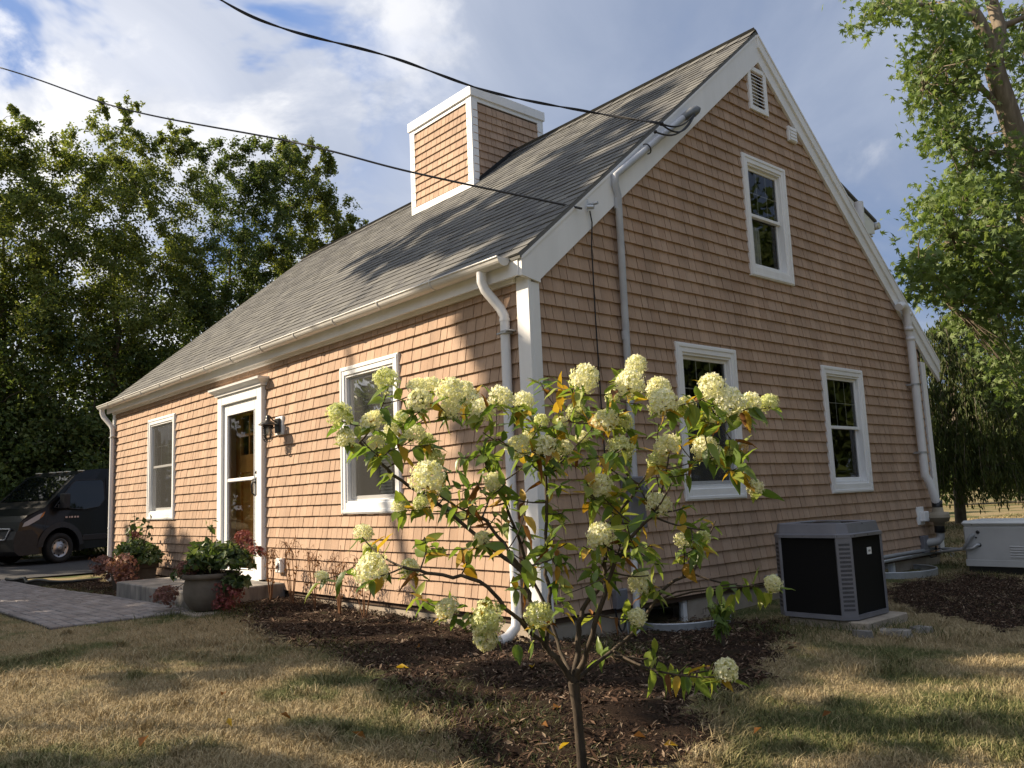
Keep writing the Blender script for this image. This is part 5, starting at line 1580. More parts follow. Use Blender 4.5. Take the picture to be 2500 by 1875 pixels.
def weeping():
    R = np.random.default_rng(9)
    b = on_ground(2345, 1340); b = D_(2078, 1150, 19.5); b[2] = -.06
    t = thing('weeping_tree', 'weeping tree with hanging strands behind the generator', 'tree', tuple(b))
    m = MB()
    top = b + np.array([.1, .3, 4.6])
    m.tube([np.zeros(3), np.array([.0, .1, 1.2]), np.array([.1, .15, 2.6]), top - b], [.13, .11, .09, .04], 10)
    C = []; A = []
    def strands(x0, x1, ytop, ylen, n, d):
        for _ in range(n):
            x = R.uniform(x0, x1); y = ytop(x) + R.uniform(-10, 60)
            p = D_(x, y, d + R.normal() * .8); L = ylen * R.uniform(.5, 1.15)
            L = min(L, p[2] + .02 - .25)
            if L < .3: continue
            mid = p + np.array([R.normal() * .1, R.normal() * .1, -L * .5]); end = p + np.array([R.normal() * .18, R.normal() * .18, -L])
            m.tube([p - b, mid - b, end - b], [.008, .006, .003], 4, cap=False)
            q0 = top + (p - top) * .3; q0[2] = min(top[2], p[2] + .5)
            if R.random() < .35: m.tube([x_ - b for x_ in curve_pts(np.array([b[0], b[1], max(1.5, p[2] - .6)]), p, .35, 5, .03, R)], list(np.linspace(.025, .008, 5)), 4, cap=False)
            k = int(L / .03); u = R.uniform(0, 1, k)[:, None]
            C.append(p * (1 - u) + end * u + R.normal(size=(k, 3)) * .07)
    def fountain(x, y, d, rad, n, L0):
        c = D_(x, y, d)
        q0 = np.array([b[0], b[1], 0]) + (c - b) * np.array([.25, .25, 0]); q0[2] = max(1.2, c[2] - .7)
        m.tube([v - b for v in curve_pts(q0, c, .3, 6, .05, R)], list(np.linspace(.035, .012, 6)), 5, cap=False)
        for _ in range(n):
            a = R.uniform(0, 6.283); rr = rad * R.uniform(.2, 1.0)
            tip = c + np.array([math.cos(a) * rr, math.sin(a) * rr, R.uniform(-.1, .15)])
            L = min(L0 * R.uniform(.4, 1.2), tip[2] - .3)
            if L < .15: continue
            end = tip + np.array([math.cos(a) * .12, math.sin(a) * .12, -L])
            pts = [c, (c + tip) / 2 + np.array([0, 0, .10 * rad]), tip, (tip + end) / 2 + R.normal(size=3) * .04, end]
            m.tube([v - b for v in pts], [.008, .006, .005, .004, .002], 4, cap=False)
            k = int((rr * .5 + L) / .017); u = R.uniform(0, 1, k)[:, None]
            C.append(np.where(u < .3, tip + (c - tip) * (.3 - u), tip + (end - tip) * (u - .3) / .7) + R.normal(size=(k, 3)) * .055)
    for (x, y, d, rad, n, L0) in ((2085, 690, 19.5, .55, 44, 1.0), (2040, 720, 19.3, .45, 34, .9), (2130, 715, 19.8, .5, 34, .9), (2005, 770, 19.2, .35, 26, .8), (2060, 790, 19.0, .6, 40, 1.0), (2120, 800, 19.4, .6, 40, 1.0), (2180, 770, 20, .5, 30, .9),
            (2015, 850, 19.2, .45, 34, .9), (2080, 870, 18.8, .6, 44, 1.0), (2150, 880, 19.3, .6, 40, 1.0), (2210, 860, 20, .5, 34, 1.0), (2030, 930, 19.2, .5, 40, .9), (2100, 950, 18.7, .6, 44, .9), (2170, 960, 19.2, .6, 40, .9), (2225, 950, 19.8, .5, 34, .9),
            (2050, 1000, 19.0, .5, 36, .75), (2130, 1010, 18.8, .6, 36, .75), (2200, 1020, 19.2, .5, 30, .7), (2010, 1000, 19.6, .35, 26, .8), (2250, 900, 19.6, .5, 30, 1.0)):
        fountain(x, y, d, rad, n, L0)
    C = np.concatenate(C)
    V, F = leaf_cloud(C - b, .12, R, .28, .1, 1, None, .72, .1)
    m.build('trunk', BARK, t, fix=False)
    np_mesh('crown', V, F, WEEP, t)
weeping()

# second, farther row that closes the view
k = 0
for (x, y, d, r, n, lab) in ((2190, 900, 36, 2.6, 9000, 'dark tree far behind the weeping tree, nearest the right edge'), (2060, 930, 38, 2.4, 8000, 'dark tree far behind the weeping tree trunk'), (2330, 850, 34, 3.0, 8000, 'tree far off beyond the right edge of the generator')):
    c = D_(x, y, d); b = c.copy(); b[2] = -.05
    cl = [(c, r), (c + np.array([.9, .9, -1.3]), r * .8), (c + np.array([-.9, -.4, -1.3]), r * .8)]
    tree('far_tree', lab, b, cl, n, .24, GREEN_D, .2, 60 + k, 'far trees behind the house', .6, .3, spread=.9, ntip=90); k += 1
for (x, y, z, r, lab) in ((-26, 24, 6, 4, 'tree far behind the house, hidden by the roof'), (-34, 8, 5, 4, 'tall tree behind the understorey at the far left'), (-8.3, 11.2, 4.2, 2.3, 'bushy tree close behind the house'), (-5.6, 11.8, 3.6, 1.8, 'low bushy tree between the house and the weeping tree')):
    b = np.array([x, y, -.05]); c = np.array([x, y, z])
    tree('far_tree', lab, b, [(c, r), (c + np.array([1.5, 1, -1.5]), r * .8), (c + np.array([-1.5, 2, -1]), r * .8)], 9000, .28, GREEN_D, .3, 70 + k, 'far trees behind the house', .6, .3, spread=.9, ntip=90); k += 1

# ---------------------------------------------------------------- shade trees at the street, left of the picture
def shade_trees():
    specs = [
        # base x,y ; clumps (centre, r)
        ((-7.2, -8.2), [((-9.75, -8.0, 10.2), .62), ((-10.4, -8.0, 12.0), .75), ((-10.6, -8.0, 13.5), .6), ((-12.6, -8.0, 13.8), .95), ((-14.3, -8.0, 13.9), .95), ((-12.6, -8.0, 15.1), .6), ((-14.0, -8.0, 16.4), .8), ((-10.9, -8.0, 14.6), .5), ((-15.8, -8.0, 13.9), .55), ((-10.9, -8.0, 12.5), .6), ((-9.9, -8.0, 11.6), .5), ((-11.9, -8.0, 13.3), .6), ((-12.1, -8.0, 12.3), .5), ((-11.6, -8.0, 12.9), .7), ((-13.4, -8.0, 12.8), .5), ((-11.7, -8.0, 13.9), .5), ((-15.2, -8.0, 14.8), .5)], 26000, .25, .16, 'tall street tree whose shadow streaks the roof'),
        ((-17.5, -8.6), [((-19.2, -8.0, 5.9), 1.3), ((-17.2, -8.0, 6.1), 1.5), ((-16.4, -8.0, 8.3), .4), ((-18.6, -8.0, 8.4), .4), ((-17.0, -8.0, 8.6), .3)], 20000, .22, .14, 'small street tree farthest from the house corner'),
        ((-13.5, -8.5), [((-15.0, -8.0, 6.0), 1.2), ((-13.0, -8.0, 5.9), 1.35), ((-12.0, -8.0, 4.8), 1.0), ((-14.2, -8.0, 7.2), .4), ((-11.9, -8.0, 6.7), .7)], 20000, .22, .13, 'small street tree in the middle of the row'),
        ((-9.8, -8.4), [((-10.6, -8.0, 6.0), 1.1), ((-9.2, -8.0, 5.8), 1.05), ((-8.5, -8.0, 7.5), .62), ((-7.7, -8.0, 5.7), .5), ((-8.3, -8.0, 6.4), .5), ((-10.6, -8.0, 4.9), .6), ((-12.4, -8.0, 4.2), .7), ((-7.9, -8.0, 4.7), .3), ((-8.8, -8.0, 8.9), .75), ((-7.75, -8.0, 9.7), .5), ((-9.0, -8.0, 9.7), .5), ((-7.85, -8.0, 8.0), .36), ((-9.7, -8.0, 9.7), .5), ((-10.0, -8.0, 7.3), .6)], 26000, .21, .12, 'small street tree second nearest the photographer'),
        ((-5.8, -8.4), [((-7.3, -8.0, 5.55), .34), ((-4.9, -8.0, 5.35), .55), ((-6.9, -8.0, 6.7), .36), ((-6.1, -8.0, 7.35), .38), ((-6.85, -8.0, 7.6), .42), ((-5.6, -8.0, 7.25), .24), ((-6.05, -8.0, 7.95), .28), ((-6.1, -8.0, 9.3), .5), ((-6.3, -8.0, 8.1), .28), ((-7.1, -8.0, 6.1), .28), ((-4.2, -8.0, 3.9), .5), ((-7.5, -8.0, 7.3), .42), ((-6.3, -8.0, 7.6), .25), ((-3.6, -8.0, 5.2), .6)], 16000, .15, .09, 'small street tree nearest the photographer'),
        ((-26.5, -8.5), [((-27.0, -8.0, 8.6), 2.4), ((-25.0, -8.0, 9.2), 1.8), ((-29.2, -8.0, 9.5), 2.2), ((-28.0, -8.0, 6.2), 2.0)], 7000, .26, .22, 'street tree shading the parked van'),
        ((-35.5, -9.0), [((-35.0, -8.5, 11.0), 2.6), ((-32.5, -8.5, 11.0), 2.0), ((-37.5, -8.5, 12.0), 2.4)], 7000, .32, .3, 'large street tree beyond the driveway'),
    ]
    for k, ((x, y), cl, n, s, tr, lab) in enumerate(specs):
        b = np.array([x, y, float(ground_z(x))])
        tree('street_tree', lab, b, [(np.array(c), r) for c, r in cl], n, s, GREEN_A, tr, 80 + k, 'street trees left of the lawn', .7, .3, spread=.8, ntip=90)
    # trees across the lawn that the gable windows mirror
    for k, (x, y, z, r) in enumerate(((15, 14, 7, 4.6), (12, 20, 7.5, 5.0), (9.5, 26, 8, 5.2), (19, 26, 9, 6), (18, 4, 7, 4.5))):
        b = np.array([x, y, -.1])
        tree('garden_tree', ['broad garden tree facing the gable', 'tallest garden tree facing the gable', 'garden tree beyond the generator', 'garden tree farthest from the gable', 'garden tree behind the photographer'][k], b, [(np.array([x, y, z]), r), (np.array([x + 1, y - 2, z - 1.6]), r * .8), (np.array([x - 1, y + 2, z - 1.8]), r * .8)], 15000, .48, GREEN_D, .25, 90 + k, 'garden trees across the side lawn', .6, .3, spread=.9, ntip=80)
    for k, (x, y, z, r, lab) in enumerate(((-42, -20, 6, 5, 'tree across the street, farthest along'), (-34, -27, 6, 5, 'tree across the street opposite the driveway'), (-25, -31, 6.5, 5.5, 'tree across the street opposite the front door'), (-15, -32, 6, 5, 'tree across the street opposite the corner'), (-5, -31, 6, 5, 'tree across the street behind the photographer'), (6, -28, 6, 5, 'tree across the street farthest from the driveway'))):
        b = np.array([x, y, -.1])
        tree('street_side_tree', lab, b, [(np.array([x, y, z]), r), (np.array([x + 2.5, y - 1, z - 2.2]), r * .75), (np.array([x - 2.5, y + 1, z - 2.4]), r * .75)], 7000, .6, GREEN_D, .3, 110 + k, 'trees across the street', .6, .3, spread=.9, ntip=80)
shade_trees()

# far-off wood that closes the horizon all round
def treeline():
    R = np.random.default_rng(77)
    n = 60000
    a = R.uniform(0, 2 * math.pi, n)
    h = 5.5 + 2.5 * vnoise(a * 9, a * 0, 1.0, 31) + 2.0 * vnoise(a * 40, a * 0, 1.0, 32)
    z = h * R.uniform(0, 1, n) ** .8
    r = 78 + 14 * vnoise(a * 5, a * 0, 1.0, 33) + R.normal(size=n) * 2.2
    C = np.stack([r * np.cos(a), r * np.sin(a), z], 1)
    V, F = leaf_cloud(C, 1.0, R, .7, .3)
    tag(np_mesh('far_woods', V, F, GREEN_D), kind='stuff')
treeline()
# ---------------------------------------------------------------- panicle hydrangea in the bed before the corner
PAN = leaf_mat('cream_petal', [(.80, .79, .60), (.86, .84, .70), (.76, .77, .52), (.88, .86, .76)], .3, .7, .2)
PAN_G = leaf_mat('lime_petal', [(.68, .71, .38), (.76, .77, .50), (.62, .67, .32), (.80, .79, .58)], .3, .7, .2)
PAN_B = leaf_mat('browned_petal', [(.62, .42, .18), (.7, .55, .3), (.5, .3, .12)], .3, .7, .2)
H_GREEN = leaf_mat('hydrangea_leaf', [(.085, .15, .028), (.14, .22, .045), (.21, .285, .062), (.10, .17, .036)], .5, .36, .5)
H_LIME = leaf_mat('lime_leaf', [(.20, .28, .045), (.26, .32, .065), (.30, .33, .06)], .42, .4, .4)
H_YEL = leaf_mat('yellow_leaf', [(.42, .27, .03), (.50, .34, .04), (.36, .20, .025)], .4, .45, .35)
H_BRN = leaf_mat('withered_leaf', [(.20, .085, .025), (.28, .13, .04), (.14, .06, .02)], .25, .7, .2)

def panicle(seed, mat, n=330, cone=1.35, open_=0.0):
    """dome/cone of four-petalled florets, unit radius, axis +z"""
    R = np.random.default_rng(seed)
    d = unit(R.normal(size=(n * 2, 3))); d = d[d[:, 2] > -.75][:n]
    z = d[:, 2]
    taper = np.where(z > 0, 1 - .48 * z, 1.0)
    P = d * np.array([1, 1, cone]) * taper[:, None] * R.uniform(.8, 1.06, len(d))[:, None]
    P[:, :2] *= (1 + .12 * np.sin(5 * np.arctan2(d[:, 1], d[:, 0]) + seed))[:, None]
    P2 = P[R.random(len(P)) < .8]; P2 = P2 * R.uniform(.55, .85, (len(P2), 1))
    P = np.concatenate([P, P2]); N = unit(P * np.array([1, 1, .8]) + R.normal(size=P.shape) * .35)
    a = unit(np.cross(N, R.normal(size=P.shape))); b = np.cross(N, a)
    r = R.uniform(.10, .165, len(P))[:, None]
    V = []; 
    for k in range(4):
        c, s = math.cos(k * math.pi / 2), math.sin(k * math.pi / 2)
        u = a * c + b * s; v = -a * s + b * c
        V += [P - N * r * .15, P + u * r * .55 - v * r * .42, P + u * r * 1.0 + N * r * .12, P + u * r * .55 + v * r * .42]
    V = np.stack(V, 1).reshape(-1, 3); F = np.arange(len(V)).reshape(-1, 4)
    # inner stalks
    me = np_mesh('flower_head', V, F, mat, None, link=False)
    return me
# flower heads: (x, y, diameter) in zoomed survey crops -> source pixels
A5 = [(660, 620, 150), (345, 855, 155), (395, 1010, 115), (580, 895, 150), (600, 1045, 115), (715, 960, 90), (775, 880, 95), (880, 660, 120), (975, 660, 130), (900, 760, 155), (1110, 690, 165), (1205, 690, 120), (1100, 815, 135), (1235, 755, 130), (1310, 825, 145), (1450, 735, 155), (1600, 760, 130), (870, 985, 130), (945, 1035, 105), (1000, 1150, 120), (955, 1270, 205), (1395, 1310, 115), (905, 1450, 105), (760, 1470, 90), (1565, 1060, 155), (1640, 1000, 85), (1750, 1070, 140), (1880, 1080, 100), (1720, 900, 90), (1945, 830, 120), (1855, 910, 75), (2000, 1010, 80), (2020, 605, 170), (520, 1650, 120)]
A6 = [(655, 640, 170), (705, 520, 125), (850, 680, 150), (875, 770, 175), (545, 735, 90), (490, 885, 155), (610, 905, 120), (1205, 665, 165), (1040, 790, 115), (1320, 770, 185), (1400, 840, 100), (1475, 770, 125), (1585, 775, 120), (605, 1080, 165), (905, 1060, 165), (1160, 1080, 155), (840, 1170, 115), (1200, 905, 75), (1130, 880, 60), (1420, 1085, 75), (1330, 1110, 80), (465, 1340, 160), (855, 1450, 165), (1495, 1350, 100)]
A7 = [(180, 145, 165), (745, 180, 115), (870, 165, 90), (450, 460, 150), (430, 700, 110), (1345, 475, 105), (1030, 1055, 140)]
A8 = [(1080, 640, 155), (1355, 730, 190), (1345, 860, 160), (1705, 680, 175), (1320, 170, 115), (575, 380, 205), (570, 255, 100), (830, 370, 120), (240, 430, 90)]
FL = [(700 + x / 2.765, 700 + y / 2.765, d / 2.765) for x, y, d in A5] + [(1300 + x / 2.765, 700 + y / 2.765, d / 2.765) for x, y, d in A6] + [(1400 + x / 2.765, 1250 + y / 2.765, d / 2.765) for x, y, d in A7] + [(700 + x / 2.765, 1250 + y / 2.765, d / 2.765) for x, y, d in A8]

def hydrangea():
    R = np.random.default_rng(44)
    D0 = 3.55
    base = at(1425, 1925, D0 + .02); base[2] = float(ground_z(base[0])) - .02
    t = thing('hydrangea_tree', 'small panicle hydrangea tree with cream flower heads and yellowing leaves before the house corner', 'flowering tree', tuple(base))
    m = MB()
    def P(x, y, d): return at(x, y, d) - base
    T = [np.zeros(3), P(1419, 1840, D0), P(1410, 1740, D0), P(1400, 1665, D0)]
    m.tube(T, [.026, .021, .020, .024], 10)
    L = {
        'A': [(1400, 1668, D0), (1362, 1612, D0 - .03), (1332, 1578, D0 - .04), (1312, 1520, D0 - .05), (1290, 1450, D0 - .06), (1277, 1395, D0 - .06), (1240, 1345, D0 - .1), (1180, 1260, D0 - .15)],
        'B': [(1332, 1578, D0 - .04), (1343, 1460, D0), (1330, 1385, D0 + .03), (1336, 1280, D0 + .05), (1332, 1160, D0 + .08)],
        'C': [(1402, 1660, D0), (1412, 1560, D0 + .05), (1422, 1490, D0 + .08), (1470, 1420, D0 + .1), (1490, 1300, D0 + .12), (1560, 1180, D0 + .15)],
        'D': [(1405, 1655, D0), (1440, 1570, D0 - .06), (1475, 1450, D0 - .1), (1530, 1330, D0 - .12), (1600, 1250, D0 - .15)],
        'E': [(1404, 1662, D0), (1370, 1590, D0 + .15), (1330, 1480, D0 + .25), (1270, 1330, D0 + .3), (1220, 1180, D0 + .3)],
        'F': [(1332, 1578, D0 - .04), (1250, 1500, D0 - .12), (1170, 1420, D0 - .18), (1060, 1402, D0 - .2), (985, 1385, D0 - .22)],
        'G': [(1404, 1662, D0), (1480, 1600, D0 + .05), (1560, 1530, D0 + .08), (1620, 1440, D0 + .1), (1690, 1400, D0 + .12)],
        'H': [(1277, 1395, D0 - .06), (1190, 1330, D0 + .05), (1070, 1230, D0 + .1), (960, 1160, D0 + .12), (880, 1080, D0 + .15)],
    }
    nodes = []
    for key, pts in L.items():
        Q = [P(*q) for q in pts]; n = len(Q)
        r0 = .0135 if key in 'ACD' else .0095
        # smooth
        sm = []
        for i in range(n - 1):
            p0 = Q[max(0, i - 1)]; p1 = Q[i]; p2 = Q[i + 1]; p3 = Q[min(n - 1, i + 2)]
            for s in range(5):
                u = s / 5; sm.append(.5 * ((2 * p1) + (-p0 + p2) * u + (2 * p0 - 5 * p1 + 4 * p2 - p3) * u * u + (-p0 + 3 * p1 - 3 * p2 + p3) * u ** 3))
        sm.append(Q[-1])
        sm = [q + R.normal(size=3) * .003 for q in sm]
        rs = list(np.linspace(r0, .0065, len(sm)))
        m.tube(sm, rs, 8)
        for i, q in enumerate(sm):
            if i > 2: nodes.append((q, rs[i]))
    leaves = []     # (pos, direction, up, length, kind)
    def branch(tip, axis_end, leafy=1.0, start=.35):
        best = None
        for (q, r) in nodes:
            d = tip - q; ln = np.linalg.norm(d)
            if ln < .06: continue
            c = ln * (1.0 + .8 * max(0, -d[2] / ln)) + (.05 if r < .006 else 0)
            if best is None or c < best[0]: best = (c, q, r)
        _, q, r = best; ln = np.linalg.norm(tip - q)
        n = 9
        mid = (q + tip) / 2 + np.array([0, 0, -.10 * ln]) + R.normal(size=3) * .03 * ln
        pts = [(1 - u) ** 2 * q + 2 * u * (1 - u) * mid + u * u * tip for u in np.linspace(0, 1, n)]
        r0 = min(r * .75, .0035 + .006 * ln)
        rs = list(np.linspace(r0, .0026, n)); m.tube(pts, rs, 6, cap=False)
        for i in (3, 5, 6): nodes.append((pts[i], rs[i]))
        # opposite leaf pairs
        k = max(3, int(ln * (1 - start) / .045))
        for j in range(k):
            u = start + (1 - start) * (j + .6) / k * .97
            i = min(int(u * (n - 1)), n - 2); f = u * (n - 1) - i
            p = pts[i] * (1 - f) + pts[i + 1] * f; tan = unit(pts[i + 1] - pts[i])
            side = unit(np.cross(tan, R.normal(size=3)))
            for s in (1, -1):
                if R.random() > .92 * leafy: continue
                dr = unit(side * s * 1.0 + tan * .45 + np.array([0, 0, R.uniform(-.55, .3)]) + R.normal(size=3) * .22)
                low = 1 - u
                x = R.random() + .22 * low
                kind = 0 if x < .56 else 1 if x < .88 else 2 if x < 1.04 else 3
                leaves.append((p, dr, R.uniform(.05, .096) * (1.1 - .2 * (u > .9)), kind))
    protos = [panicle(1, PAN), panicle(2, PAN, 350, 1.4), panicle(3, PAN_G), panicle(4, PAN_G, 310, 1.1), panicle(5, PAN, 230, 1.05)]
    brown = panicle(6, PAN_B, 110, 1.0)
    for i, (x, y, d) in enumerate(FL):
        # bigger in the picture means nearer
        dep = D0 + np.clip((54 - d) / 54 * .45, -.3, .42) + R.normal() * .05
        if y > 1500: dep = D0 + R.normal() * .08 - .1
        dep -= .10
        tip = at(x, y, dep) - base
        rad = d / FPX * dep * .5 * .98
        src = brown if abs(x - (1300 + 1420 / 2.765)) < 2 else protos[int(R.choice([0, 1, 2, 3, 4, 0, 1, 4]))]
        o = src.copy(); COL.objects.link(o); o.name = 'flower_head'; o.parent = t
        ax = unit(np.array([R.normal() * .35, R.normal() * .35, 1.0]))
        if i in (len(FL) - 8, len(FL) - 7): ax = unit(np.array([.3, -.2, -.8]))
        o.location = tip; o.rotation_euler = Vector(ax).to_track_quat('Z', 'Y').to_euler(); o.scale = (rad * 1.17, rad * 1.17, rad * 1.24)
        stem = tip - ax * rad * .75
        branch(stem, tip)
        for k in range(R.integers(2, 5)):      # collar of leaves under the head
            a = R.uniform(0, 6.283); dr = unit(np.array([math.cos(a), math.sin(a), R.uniform(-.6, .2)]))
            leaves.append((stem - ax * rad * R.uniform(.1, .5), dr, R.uniform(.06, .105), 0 if R.random() < .7 else 1 if R.random() < .6 else 2))
    # leafy shoots without flowers
    for (x, y, n_, s, dd) in ((1330, 1060, 26, 110, .1), (1150, 1130, 20, 90, .1), (1560, 1080, 20, 100, .1), (1000, 1060, 10, 70, .1), (1440, 1200, 20, 110, .0), (1260, 1280, 16, 110, -.1), (1560, 1340, 14, 90, 0), (1420, 1390, 12, 110, -.1), (1730, 1050, 9, 60, .1), (1690, 1240, 6, 60, .1), (1120, 1260, 10, 80, 0), (1700, 1340, 6, 70, 0)):
        for _ in range(n_):
            tip = at(x + R.normal() * s, y + R.normal() * s * .8, D0 + dd + R.normal() * .22) - base
            branch(tip, None, .95, .45)
    # specific low leaves
    for (x, y, n_) in ((1670, 1640, 10), (1730, 1640, 8), (1640, 1620, 3), (1570, 1575, 4), (1270, 1560, 4), (1800, 1440, 8), (1850, 1430, 7)):
        for _ in range(n_):
            p = at(x + R.normal() * 28, y + R.normal() * 12, D0 + R.normal() * .04) - base
            leaves.append((p, unit(np.array([R.normal() * .4, R.normal() * .4, -.8])), R.uniform(.06, .09), 1 if R.random() < .5 else 0))
    for (x, y) in ((1640, 1605), (1745, 1650), (1800, 1440), (1880, 1440)):
        m.tube([P(1500, 1600, D0) if y > 1500 else P(1600, 1470, D0 + .1), P((1500 + x) / 2, y + 5, D0), P(x, y - 15, D0)], [.005, .004, .003], 5)
    m.build('branches', TWIG, t, fix=False)
    # leaf mesh: folded, drooping, pointed oval
    def leaf_mesh(bend, fold, wid):
        n = 5; rows = []
        for i in range(n + 1):
            u = i / n; w = wid * math.sin(math.pi * min(1, u ** .8 * .97 + .02)) * (1 - .15 * u); z = -bend * u * u + .03 * math.sin(u * 9)
            if i in (0, n): w = .012
            rows.append([(u, -w, z + fold * w), (u, 0, z), (u, w, z + fold * w)])
        V = np.array([p for r in rows for p in r]); F = []
        for i in range(n):
            for j in range(2):
                a = i * 3 + j; F.append((a, a + 3, a + 4, a + 1))
        return V, np.array(F)
    shapes = [leaf_mesh(.18, .35, .24), leaf_mesh(.45, .5, .22), leaf_mesh(.30, .15, .28)]
    mats = [H_GREEN, H_LIME, H_YEL, H_BRN]
    M4 = []
    HP = np.array([(x, y, d) for x, y, d in FL]); kept = []
    for lf in leaves:
        q, w = proj(lf[0] + base + lf[1] * lf[2] * .6)
        cov = ((HP[:, 0] - q[0]) ** 2 + (HP[:, 1] - q[1]) ** 2 < (HP[:, 2] * .46) ** 2)
        if cov.any() and w < D0 + .12 and R.random() < .85: continue
        kept.append(lf)
    leaves = kept
    for (p, dr, ln, k) in leaves:
        up = unit(np.array([0, 0, 1.]) + R.normal(size=3) * .35)
        y = unit(np.cross(up, dr)); z = np.cross(dr, y)
        curl = 1.0 if k < 3 else .6
        M4.append((np.stack([dr * ln, y * ln * curl, z * ln * (1 if k < 3 else 2)], 1), p))
    dep = [(CAM - base - p) @ (CAM - base - p) for _, p in M4]
    order = np.argsort(dep)
    meshes = {}
    Vr = []; Fr = []; Mr = []; off = 0
    for rank, i in enumerate(order):
        B, p = M4[i]; k = leaves[i][3]; s = i % 3
        if rank < 300:
            if (k, s) not in meshes:
                V, F = shapes[s]; o = np_mesh('leaf', V, F, mats[k], t, smooth=True); meshes[k, s] = o
            else:
                o = meshes[k, s].copy(); COL.objects.link(o); o.parent = t
            mm = Matrix.Identity(4)
            for a in range(3):
                for b in range(3): mm[a][b] = B[a, b]
                mm[a][3] = p[a]
            o.matrix_local = mm
        else:
            V, F = shapes[s]; Vr.append(V @ B.T + p); Fr.append(F + off); Mr.append(np.full(len(F), k)); off += len(V)
    o = np_mesh('foliage', np.concatenate(Vr), np.concatenate(Fr), mats, t, np.concatenate(Mr), True)
    tag(o, kind='stuff')
    print('hydrangea leaves', len(leaves), 'heads', len(FL))
hydrangea()

# ---------------------------------------------------------------- plants in the pots
MOP = leaf_mat('dry_mophead', [(.17, .085, .075), (.25, .13, .11), (.20, .095, .085), (.30, .18, .13)], .2, .8, .15)
MOPR = leaf_mat('crimson_mophead', [(.22, .055, .06), (.30, .10, .10), (.18, .05, .055), (.34, .15, .12)], .2, .7, .2)
POTLEAF = leaf_mat('pot_leaf', [(.04, .07, .02), (.065, .105, .03), (.10, .145, .05), (.19, .23, .11)], .35, .4, .45)
def potted(name, label, origin, mounds, heads, shoots, seed, nl=260):
    R = np.random.default_rng(seed)
    t = thing(name, label, 'potted plant', origin); t.scale = (1.22, 1.22, 1.2)
    m = MB(); C = []; O = []
    for (c, r) in mounds:
        c = np.array(c); n = int(nl * r / .2)
        d = unit(R.normal(size=(n, 3))); d[:, 2] = np.abs(d[:, 2]) * .9 - .15
        C.append(c + d * r * R.uniform(.55, 1.05, n)[:, None]); O.append(d)
        for _ in range(7):
            e = c + unit(R.normal(size=3) + np.array([0, 0, .6])) * r; m.tube([(0, 0, -.02), tuple(e * .5 + np.array([0, 0, .04])), tuple(e)], [.006, .005, .003], 5)
    for (a, b) in shoots:
        a = np.array(a); b = np.array(b); m.tube([a, a * .4 + b * .6 + np.array([0, 0, .03]), b], [.006, .005, .003], 5)
        k = 14; u = R.uniform(.45, 1.05, k)[:, None]; C.append(a * (1 - u) + b * u + R.normal(size=(k, 3)) * .035); O.append(unit(R.normal(size=(k, 3))))
    C = np.concatenate(C); O = np.concatenate(O)
    m.build('stems', TWIG, t, fix=False)
    V, F = leaf_cloud(C, .078, R, .62, .3, 1, O, .3, .12); np_mesh('foliage', V, F, POTLEAF, t)
    for (c, r, red) in heads:
        o = panicle(int(R.integers(10, 99)), MOPR if red else MOP, 120, .9); COL.objects.link(o); o.parent = t; o.location = c; o.scale = (r * 1.2, r * 1.2, r * 1.08); o.rotation_euler = (R.normal() * .4, R.normal() * .4, 0)
potted('potted_hydrangea', 'leafy hydrangea with crimson and browned heads growing in the round pot', (POT[0], POT[1], POT[2] + .33),
       [((-.12, .02, .16), .19), ((.08, .08, .15), .20), ((.02, -.06, .10), .20), ((-.2, -.1, .02), .15), ((.2, .12, .10), .16), ((.28, .1, -.06), .13)],
       [((.02, -.22, .10), .085, 0), ((-.34, -.26, -.12), .10, 0), ((-.24, -.3, -.16), .085, 0), ((.38, .24, .22), .065, 1), ((.16, .2, .34), .07, 1), ((.24, .22, .28), .06, 1), ((.30, .04, -.10), .105, 1), ((.27, .0, -.2), .085, 1)],
       [((.1, .1, .1), (.36, .22, .2)), ((-.1, .05, .1), (-.12, .05, .42)), ((.0, .0, .1), (-.28, -.05, .25))], 3)
potted('potted_hydrangea', 'darker hydrangea with brown mopheads and two tall shoots in the square planter', (PL[0], PL[1], PL[2] + .40),
       [((-.2, .02, .12), .20), ((.05, .0, .14), .22), ((.25, .03, .12), .2), ((.38, .05, .05), .15)],
       [((-.42, -.2, .02), .15, 0), ((-.33, -.22, -.06), .13, 0), ((.34, -.26, -.02), .14, 0), ((.44, -.2, .05), .13, 0), ((.46, -.2, -.12), .12, 0), ((-.06, .05, .36), .06, 1)],
       [((-.1, .05, .1), (-.28, .08, .62)), ((-.1, .05, .1), (-.2, .0, .5)), ((.1, .05, .1), (.22, .1, .52)), ((-.2, .05, .1), (-.36, .1, .45))], 4)

